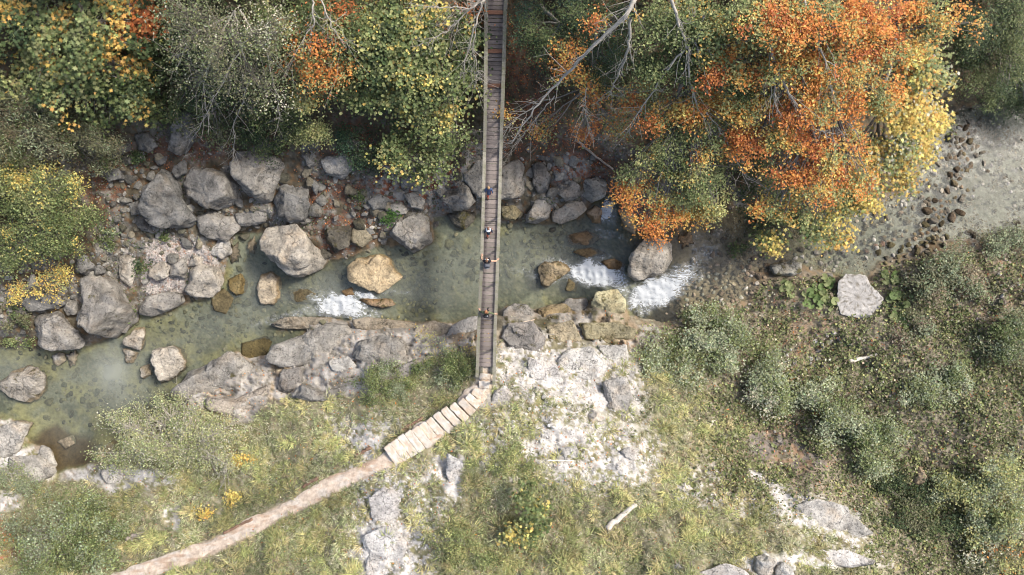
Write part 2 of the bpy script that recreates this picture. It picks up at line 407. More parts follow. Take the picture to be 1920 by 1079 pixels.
SCREE = pmax([[(960,780),(1100,770),(1240,820),(1230,910),(1120,930),(990,910),(900,870),(870,800)],
              [(620,790),(740,780),(700,860),(660,900)],[(660,880),(820,880),(860,960),(800,1079),(800,1140),(660,1140)],[(1300,880),(1460,880),(1500,960),(1350,960),(1260,930)],
              [(1420,920),(1500,920),(1660,1010),(1680,1060),(1500,1010)],
              [(930,640),(1200,650),(1200,800),(1000,790),(920,720)]], soft=26)
BEACH = pmax([[(285,440),(345,445),(400,470),(410,495),(350,500),(345,545),(275,560),(270,520)],[(225,470),(255,470),(245,540),(220,520)]], soft=7)
SAND_N = pmax([[(850,285),(900,275),(905,330),(860,350),(840,330)],[(700,310),(860,300),(860,380),(740,400),(690,350)],[(1030,300),(1090,290),(1100,330),(1040,340)]], soft=10)
LITTER = pmax([[(945,20),(1000,40),(1020,150),(1060,240),(1160,290),(1160,350),(1060,340),(1000,310),(945,300)],
               [(560,330),(700,330),(710,480),(600,480),(570,420)],[(160,300),(430,220),(480,290),(340,320),(250,340),(200,420),(160,400)],[(640,200),(760,280),(680,330),(600,300)]], soft=24)
RUST = pmax([[(1395,800),(1450,800),(1500,830),(1560,870),(1520,885),(1440,870),(1400,850)]], soft=12)
DRY = pmax([[(1380,560),(1500,520),(1570,600),(1560,760),(1500,700),(1420,640)],[(1830,460),(1920,430),(1980,470),(1980,640),(1850,620),(1800,560)]], soft=30)
SLABP = [(1571,530),(1586,514),(1622,516),(1634,536),(1657,560),(1652,576),(1633,600),(1576,591),(1569,570)]
south = sstep(-15, 15, GY - np.interp(GX, [-80, 150, 330, 520, 900, 1180, 1400, 1600, 1980], [780, 760, 730, 630, 590, 570, 540, 500, 460]))
north = 1 - south
GRASS = south * sstep(1420, 1250, GX + 60 * (fbm(GX / 90, GY / 90, 3, 5) - .5) + 0.55 * (700 - GY) * (GY < 700)) * sstep(610, 690, GY + (GX > 930) * 0)
GRASS = np.maximum(GRASS, south * sstep(880, 960, GY - 0.12 * (GX - 1300)) * sstep(1720, 1560, GX))
PATHC = np.array([(745,856),(700,876),(640,903),(560,945),(480,985),(400,1025),(320,1055),(240,1083),(170,1110),(60,1150)], float)
PATHW = np.array([18, 18, 17, 16, 15.5, 15.5, 16, 16, 16, 16.])
def seg_dist(L, X, Y):
    d = np.full(np.shape(X), 1e9)
    for (ax, ay), (bx, by) in zip(L[:-1], L[1:]):
        ex, ey = bx - ax, by - ay
        t = np.clip(((X - ax) * ex + (Y - ay) * ey) / (ex * ex + ey * ey), 0, 1)
        d = np.minimum(d, np.hypot(X - ax - ex * t, Y - ay - ey * t))
    return d
STAIRC = np.array([(911,690),(908,722),(893,738),(859,777),(808,813),(748,845)], float)
PD = np.minimum(seg_dist(PATHC, GX, GY), seg_dist(STAIRC, GX, GY))
ONPATH = sstep(22, 14, PD)
NOGRASS = np.maximum(sstep(20, 14, seg_dist(PATHC, GX, GY) + 8 * (fbm(GX / 12, GY / 12, 3, 66) - .5)), sstep(23, 17, seg_dist(STAIRC, GX, GY) + 10 * (fbm(GX / 12, GY / 12, 3, 67) - .5)))
GRASS = GRASS * (1 - ROCK_S)
base = tps(GX, GY)
noise1 = fbm(GX / 60, GY / 60, 5, 1) - 0.5
noise2 = fbm(GX / 14, GY / 14, 4, 2) - 0.5
rg = ridged(GX / 55 + 0.6 * GY / 55, GY / 38, 5, 4)
rg2 = ridged(GX / 17, GY / 17 + GX / 40, 4, 9)
rocky = np.clip(np.maximum(ROCK_S, np.maximum(.35 * WHITE, 0.4 * SCREE)) + north * 0.55 * sstep(200, 330, GY), 0, 1)
bil = np.abs(2 * fbm(GX / 46 + .8 * fbm(GX / 60, GY / 60, 3, 71), GY / 26 + 1.4 * fbm(GX / 60, GY / 60, 3, 72), 4, 73) - 1)
bil2 = np.abs(2 * fbm(GX / 15 + GY / 40, GY / 11, 3, 74) - 1)
crev = np.maximum(sstep(.07, .0, bil), .7 * sstep(.05, .0, bil2))
land = base + 0.9 * noise1 + 0.28 * noise2 * (1 - 0.5 * rocky) + rocky * (0.75 * (rg - 0.6) + 0.34 * (rg2 - 0.6) + 0.8 * np.minimum(bil, .3) + .40 * np.minimum(bil2, .3) - .30 + 0.10 * (fbm(GX / 5, GY / 5, 2, 8) - .5))
steps_ = np.floor(land / 0.42 + 1.2 * noise1) * 0.42
land = land + ROCK_S * 0.45 * (steps_ - land + 0.2)
land = land * (1 - ONPATH) + ONPATH * (base + 0.05)
wb = np.where(south > 0.5, np.interp(GX, [0, 300, 600, 1000, 1300, 1500], [40, 30, 34, 34, 50, 60]), np.interp(GX, [0, 400, 900, 1200, 1500], [46, 46, 50, 60, 60]))
t = sstep(0, 1, np.clip(DW, 0, None) / wb)
land = np.maximum(land, WL + 0.10 + 0.08 * noise2)
H = WL + 0.02 + (land - WL) * (0.18 * sstep(0, 8, DW) + 0.82 * t)
deep = 0.85 * np.interp(GX, [0, 250, 420, 600, 800, 1000, 1150, 1300, 1500, 1900], [.45, .6, .75, .8, .95, .8, .45, .16, .2, .28])
bed = WL - 0.06 - deep * sstep(0, 60, -DW) + 0.16 * noise2 + 0.22 * noise1 * sstep(0, 40, -DW) - 0.0
H = np.where(DW < 0, np.minimum(bed, WL + 0.05), H)
def hz(px, py):
    px = np.asarray(px, float); py = np.asarray(py, float)
    i0 = 26; ix = np.clip((px - gx[i0]) / 3.0, 0, len(gx) - 2 * i0 - 2) ; iy = np.clip((py - gy[i0]) / 3.0, 0, len(gy) - 2 * i0 - 2)
    a = np.floor(ix).astype(int); b = np.floor(iy).astype(int); fx = ix - a; fy = iy - b; a = a + i0; b = b + i0
    return (H[b, a] * (1 - fx) + H[b, a + 1] * fx) * (1 - fy) + (H[b + 1, a] * (1 - fx) + H[b + 1, a + 1] * fx) * fy
def at_mask(Mk, px, py):
    ix = np.clip(np.round((np.asarray(px) - gx[26]) / 3).astype(int) + 26, 0, len(gx) - 1); iy = np.clip(np.round((np.asarray(py) - gy[26]) / 3).astype(int) + 26, 0, len(gy) - 1)
    return Mk[iy, ix]

# ------------------------------------------------------------------ terrain: what the ground is made of
def C3(*c): return np.array(c, float)
def blend(A, c, m): return A * (1 - m[..., None]) + c * m[..., None]
n_a = fbm(GX / 9, GY / 9, 4, 40); n_b = fbm(GX / 30, GY / 30, 4, 41); n_c = fbm(GX / 5, GY / 5, 3, 42); n_d = fbm(GX / 70, GY / 70, 3, 43)
ALB = np.broadcast_to(C3(.075, .062, .04), GX.shape + (3,)).copy()
ALB = blend(ALB, C3(.115, .10, .07), north * sstep(.45, .6, n_a))
ALB = blend(ALB, C3(.17, .16, .14), north * sstep(180, 300, GY) * sstep(.42, .55, n_b) * .9)
ALB = blend(ALB, C3(.11, .062, .042), np.clip(LITTER, 0, 1) * sstep(.42, .54, n_b * .4 + n_a * .6))
ALB = blend(ALB, C3(.13, .075, .035), north * (1 - LITTER) * sstep(.56, .66, n_c) * .7)
ALB = blend(ALB, C3(.15, .13, .09), south)
ALB = blend(ALB, C3(.25, .215, .16), south * sstep(.45, .62, n_a))
ALB = blend(ALB, C3(.17, .165, .075), np.clip(GRASS, 0, 1) * (0.55 + .4 * sstep(.4, .6, n_b)))
ALB = blend(ALB, C3(.30, .27, .20), south * sstep(.56, .66, n_c) * .7)
ALB = blend(ALB, C3(.25, .17, .11), DRY * sstep(.45, .6, n_a) * .8)
ALB = blend(ALB, C3(.42, .40, .37), SCREE * sstep(.49, .57, .55 * n_c + .45 * n_a))
rockc = C3(.27, .25, .22) * (0.5 + 1.0 * n_b[..., None])
ALB = ALB * (1 - ROCK_S[..., None]) + rockc * ROCK_S[..., None]
ALB = blend(ALB, C3(.30, .22, .13), ROCK_S * sstep(.55, .7, n_d) * .7)
ALB = blend(ALB, C3(.075, .065, .028), ROCK_S * sstep(.60, .68, n_a) * (0.45 + .55 * (GX > 930)))
ALB = blend(ALB, C3(.09, .08, .03), ROCK_S * (GX > 930) * sstep(.47, .58, n_b) * .85)
ALB = blend(ALB, C3(.085, .075, .05), ROCK_S * crev * .9)
ALB = blend(ALB, C3(.36, .34, .31), ROCK_S * sstep(.55, .66, fbm(GX / 22, GY / 14, 4, 78)) * .8)
WMIX = WHITE * sstep(.42, .52, n_c * .3 + .4 * fbm(GX / 40 - GY / 90, GY / 16 + GX / 60, 4, 88) + n_b * .3)
ALB = blend(ALB, C3(.47, .45, .42) * np.ones(GX.shape + (3,)) * (.68 + .64 * fbm(GX / 20 - GY / 40, GY / 8, 4, 77))[..., None], WMIX)
ALB = blend(ALB, C3(.30, .285, .26), WHITE * sstep(.52, .62, n_a) * .8)
ALB = blend(ALB, C3(.16, .14, .09), WHITE * crev * .15)
ALB = blend(ALB, C3(.33, .30, .27), BEACH); ALB = blend(ALB, C3(.24, .15, .10), BEACH * sstep(.55, .65, n_c))
ALB = blend(ALB, C3(.25, .235, .21), SAND_N * .9)
ALB = blend(ALB, C3(.17, .06, .03), SAND_N * sstep(.54, .62, n_a) * .9)
ALB = blend(ALB, C3(.22, .145, .09), RUST * sstep(.35, .5, n_a)); ALB = blend(ALB, C3(.16, .14, .12), RUST * sstep(.5, .6, n_b))
ALB = blend(ALB, C3(.38, .30, .23), sstep(17, 11, seg_dist(PATHC, GX, GY)))
ALB = blend(ALB, C3(.42, .35, .27) , sstep(20, 13, seg_dist(STAIRC, GX, GY)))
inw = sstep(4, -4, DW)
bedc = C3(.21, .205, .155) * np.ones(GX.shape + (3,))
bedc = blend(bedc, C3(.26, .235, .13), sstep(.5, .62, n_b))
bedc = blend(bedc, C3(.085, .088, .065), sstep(.52, .64, n_d) * .7)
bedc = blend(bedc, C3(.06, .06, .04), sstep(.06, .01, bil2) * .7)
bedc = blend(bedc, C3(.22, .20, .14), sstep(.58, .66, n_c) * .7)
bedc = blend(bedc, C3(.33, .31, .28), sstep(1540, 1700, GX) * (0.5 + .5 * sstep(.35, .55, n_b)))
bedc = blend(bedc, C3(.17, .155, .125), sstep(1540, 1700, GX) * np.maximum(sstep(.52, .62, fbm(GX / 18, GY / 18, 4, 79)), .8 * sstep(.55, .62, n_c)) * .8)
bedc = blend(bedc, C3(.25, .18, .12), sstep(1180, 1260, GX) * sstep(1560, 1420, GX) * .8)
bedc = blend(bedc, C3(.30, .27, .14), sstep(330, 200, GX) * sstep(.40, .56, n_b) * .6)
brownpool = pm([(60,830),(110,800),(180,830),(165,880),(110,890)], soft=10)
bedc = blend(bedc, C3(.10, .065, .035), brownpool)
ALB = ALB * (1 - inw[..., None]) + bedc * inw[..., None]
# algae and wet stain on the rock just above the water line
wet = sstep(14, 3, np.abs(DW - 4)) * (1 - BEACH)
ALB = blend(ALB, C3(.17, .11, .05), wet * sstep(.42, .6, n_a) * .55)
V = W(GX, GY, H)
far = np.maximum(np.maximum(-60 - GX, GX - 1980), np.maximum(-60 - GY, GY - 1140))
nx, ny = len(gx), len(gy)
idx = np.arange(nx * ny).reshape(ny, nx)
F = np.stack([idx[:-1, :-1], idx[1:, :-1], idx[1:, 1:], idx[:-1, 1:]], -1).reshape(-1, 4)
g = link("ground", mesh_np("ground", V.reshape(-1, 3), [F], [M_ground], {'col': ALB.reshape(-1, 3)}, True))
tag(g, "rocky gorge floor with pale limestone ledges and grassy slopes", kind='structure')

# ------------------------------------------------------------------ water
wxs = np.arange(-234, 2155, 3.0); wys = np.arange(140, 900, 3.0)
QX, QY = np.meshgrid(wxs, wys)
DQ = sdf(WATER, QX, QY)
WZ = wlevel(QX, QY)
def foam_blobs(X, Y):
    f = np.zeros(X.shape)
    for cx, cy, rx, ry, a, s in [(1112,512,64,28,.10,.85),(1140,522,46,24,.3,.7),(1060,500,60,16,.2,.5),(1030,520,60,14,.1,.32),(1232,546,66,34,-.35,.85),(1270,522,54,28,-.3,.6),(1190,568,16,18,.6,.75),(1205,585,14,16,.4,.5),(1138,396,13,26,.1,.8),(1150,410,14,20,0,.4),
                                 (640,574,64,24,.15,.8),(560,588,60,12,-.1,.4),(600,555,50,12,.2,.35),(735,548,40,8,.2,.32),(510,600,50,10,-.3,.30),(1165,540,24,16,.6,.55),(1320,480,40,16,-.6,.38),(985,512,60,12,.1,.24),(1215,575,30,16,-.4,.5),(1140,440,40,14,.3,.3),(690,556,32,10,.2,.75),(655,587,80,16,.1,.5),(1300,505,30,20,0,.35),(1085,500,28,8,.2,.4),(1130,480,20,8,0,.45),(520,592,18,6,-.4,.45),(1310,455,26,22,0,.3),(1345,430,20,12,0,.25)]:
        dx, dy = X - cx, Y - cy
        u = (dx * math.cos(a) + dy * math.sin(a)) / rx; v = (-dx * math.sin(a) + dy * math.cos(a)) / ry
        f = np.maximum(f, s * np.clip(1.25 - (u * u + v * v), 0, 1))
    return f
FO = foam_blobs(QX + 10 * (fbm(QX / 16, QY / 16, 3, 51) - .5) * 2, QY + 10 * (fbm(QX / 16, QY / 16, 3, 52) - .5) * 2)
WZ = WZ + 0.02 * (fbm(QX / 9, QY / 9, 3, 53) - .5) + FO * 0.34 * (ridged(QX / 14, QY / 9, 4, 54) - .45)
depth = np.clip(WZ - hz(QX, QY), 0, 3)
milk = np.zeros(QX.shape)
for cx, cy, rx, ry, s in [(205,690,50,60,.28),(160,700,60,30,.12),(225,740,50,34,.14),(1840,330,140,130,.08),(20,680,60,30,.12),(620,545,110,50,.10)]:
    milk = np.maximum(milk, s * np.exp(-((QX - cx) / rx) ** 2 - ((QY - cy) / ry) ** 2) * (0.6 + .8 * fbm(QX / 40, QY / 40, 3, 57)))
murk = np.clip(1 - np.exp(-0.42 * depth) + milk, 0, .9)
TINT = np.broadcast_to(C3(.21, .225, .19), QX.shape + (3,)).copy()
TINT = TINT * (1 - np.clip(milk * 2.2, 0, 1)[..., None]) + C3(.42, .44, .38) * np.clip(milk * 2.2, 0, 1)[..., None]
wi = np.arange(QX.size).reshape(QX.shape)
keep = (DQ < 12) & (WZ > hz(QX, QY) - 0.12)
fk = keep[:-1, :-1] & keep[1:, :-1] & keep[1:, 1:] & keep[:-1, 1:]
Fw = np.stack([wi[:-1, :-1], wi[1:, :-1], wi[1:, 1:], wi[:-1, 1:]], -1)[fk]
used = np.unique(Fw); remap = np.full(QX.size, -1); remap[used] = np.arange(len(used))
VW = W(QX, QY, WZ).reshape(-1, 3)[used]
o = link("stream_water", mesh_np("stream_water", VW, [remap[Fw]], [M_water], {'murk': murk.ravel()[used], 'foam': FO.ravel()[used], 'tint': TINT.reshape(-1, 3)[used]}, True))
tag(o, "clear green mountain stream with white cascades between boulders", kind='structure')

# ------------------------------------------------------------------ path
def ribbon(center, halfw, lift, sub=10):
    c = np.asarray(center); tt = np.arange(len(c)); ts = np.linspace(0, len(c) - 1, (len(c) - 1) * sub + 1)
    cx = np.interp(ts, tt, c[:, 0]); cy = np.interp(ts, tt, c[:, 1])
    ker = np.ones(9) / 9
    cx = np.convolve(np.pad(cx, 4, 'edge'), ker, 'valid'); cy = np.convolve(np.pad(cy, 4, 'edge'), ker, 'valid')
    hw = np.interp(ts, tt, halfw)
    tx, ty = np.gradient(cx), np.gradient(cy); L = np.hypot(tx, ty); nxv, nyv = -ty / L, tx / L
    cr = np.linspace(-1, 1, 13)
    edge = 1 + 0.5 * (fbm(ts * 2.1, ts * 0 + 3, 3, 61) - .5) * 2
    X = cx[:, None] + nxv[:, None] * hw[:, None] * edge[:, None] * cr; Y = cy[:, None] + nyv[:, None] * hw[:, None] * edge[:, None] * cr
    Z = hz(cx, cy)[:, None] * .5 + hz(X, Y) * .5
    Z = np.maximum(Z, hz(X, Y)) + lift - 0.10 * np.abs(cr) ** 6 + .03 * (fbm(X / 5, Y / 5, 3, 62) - .5)
    return X, Y, Z
RX, RY, RZ = ribbon(np.vstack([STAIRC, PATHC]), np.concatenate([[11, 12, 15, 20, 22, 20], PATHW]), 0.03)
pi_ = np.arange(RX.size).reshape(RX.shape)
Fp = np.stack([pi_[:-1, :-1], pi_[:-1, 1:], pi_[1:, 1:], pi_[1:, :-1]], -1).reshape(-1, 4)
pc = C3(.47, .385, .305) * (0.75 + .5 * fbm(RX / 8, RY / 8, 4, 63))[..., None]
pc = blend(pc, C3(.46, .41, .35), sstep(.52, .66, fbm(RX / 12, RY / 12, 4, 64)))
pc = blend(pc, C3(.33, .22, .145), sstep(.60, .72, fbm(RX / 20, RY / 7, 3, 65)) * .7)
o = link("path", mesh_np("path", W(RX, RY, RZ).reshape(-1, 3), [Fp], [M_ground], {'col': pc.reshape(-1, 3)}, True))
tag(o, "sandy pinkish footpath leading down to the stone steps", kind='structure')
print("terrain", time.time() - T0)
# ------------------------------------------------------------------ boulders
def ico(sub):
    bm = bmesh.new(); bmesh.ops.create_icosphere(bm, subdivisions=sub, radius=1.0)
    v = np.array([x.co[:] for x in bm.verts]); f = np.array([[y.index for y in x.verts] for x in bm.faces]); bm.free()
    return v, f
ICO = {s: ico(s) for s in (1, 2, 3, 4, 5)}
def rock_shape(sub, seed, cuts=13, soft=70.0, rough=0.11, flat=None):
    """a rounded block: the sphere cut by random planes, its edges worn, its faces rough; unit radius"""
    r = np.random.default_rng(seed)
    d, f = ICO[sub]
    nrm = r.normal(size=(cuts, 3)); nrm[:, 2] *= 0.8
    nrm /= np.linalg.norm(nrm, axis=1, keepdims=True)
    off = r.uniform(0.62, 1.0, cuts)
    top = np.array([r.normal(0, .34), r.normal(0, .34), 1.0]); top /= np.linalg.norm(top)
    nrm = np.vstack([nrm, top]); off = np.append(off, r.uniform(.6, .8) if flat is None else flat)
    c = np.maximum(d @ nrm.T, 0.05)
    rad = -np.log(np.exp(-soft * np.minimum(off / c, 1.25)).sum(1)) / soft
    p = d * np.clip(rad, .2, 1.2)[:, None]
    p = p + d * ((n3(p, 1.6, seed, 4) - .5) * rough * 3.0 + (n3(p, 6.0, seed + 7, 3) - .5) * rough * 1.1 - np.maximum(0, .06 - np.abs(n3(p, 1.3, seed + 11, 3) - .5)) * 1.1)[:, None]
    return p, f
def boulder(poly, label, tone=(.30, .285, .25), moss=0.0, h=0.85, sink=0.3, zoff=0.0, seed=None, group=None, cat="boulder", name="boulder", rough=.115, flat=None):
    P = np.asarray(poly, float); c = P.mean(0)
    size = math.sqrt(np.ptp(P[:, 0]) * np.ptp(P[:, 1]))
    sub = 5 if size > 55 else (4 if size > 22 else 3)
    seed = seed if seed is not None else int(c[0] * 7 + c[1] * 13) % 9973
    p, f = rock_shape(sub, seed, rough=rough, flat=flat)
    zg = float(np.mean(hz(P[:, 0], P[:, 1]))) * .5 + float(hz(c[0], c[1])) * .5
    if np.mean(at_mask(DW, P[:, 0], P[:, 1])) < 2: zg = max(zg, float(wlevel(c[0], c[1])) - .12)
    s = KPX * (CAM_H - zg); R_m = size * s * .5
    # silhouette of the block by direction, fitted to the surveyed outline
    th = np.arctan2(p[:, 1], p[:, 0]); rr = np.hypot(p[:, 0], p[:, 1])
    nb = 72; bi = ((th + math.pi) / (2 * math.pi) * nb).astype(int) % nb
    sil = np.zeros(nb); np.maximum.at(sil, bi, rr)
    sil = (np.roll(sil, 1) + 2 * sil + np.roll(sil, -1)) / 4
    tb = (np.arange(nb) + .5) / nb * 2 * math.pi - math.pi
    rp = np.zeros(nb)
    for i, a in enumerate(tb):
        dx, dy = math.cos(a), -math.sin(a)
        best = 0
        for (ax, ay), (bx, by) in zip(P - c, np.roll(P, -1, 0) - c):
            det = dx * (ay - by) - dy * (ax - bx)
            if abs(det) < 1e-9: continue
            t = (ax * (ay - by) - ay * (ax - bx)) / det; u = (dx * ay - dy * ax) / det
            if t > 0 and -1e-6 <= u <= 1 + 1e-6: best = max(best, t)
        rp[i] = best
    k = rp / sil
    kk = np.interp(th, np.concatenate([tb - 2 * math.pi, tb, tb + 2 * math.pi]), np.tile(k, 3))
    kk = kk * (1 + .10 * (fbm(th * 3 + seed, th * 0 + seed, 3, 5) - .5))
    zc = zg + zoff + R_m * h * (0.5 - sink)
    base = W(c[0], c[1], zg)
    X = c[0] + p[:, 0] * kk; Y = c[1] - p[:, 1] * kk
    sz = KPX * (CAM_H - zc)
    Vw = np.stack([(X - 960) * sz, (539.5 - Y) * sz, zc + p[:, 2] * R_m * h], -1)
    o = link(name, mesh_np(name, Vw - base, [f], [M_rock], None, True)); o.location = base
    tag(o, label, cat, group)
    o['tone'] = list(tone); o['moss'] = float(moss) + (.025 if moss > -.09 else 0)
    o['waterline'] = float(wlevel(c[0], c[1])) if np.min(at_mask(DW, P[:, 0], P[:, 1])) < 3 else -9.0
    return o
GR, GR2, TAN, WARM, DRK, PALE = (.24, .225, .198), (.168, .163, .15), (.335, .305, .255), (.30, .22, .14), (.10, .09, .07), (.40, .385, .35)
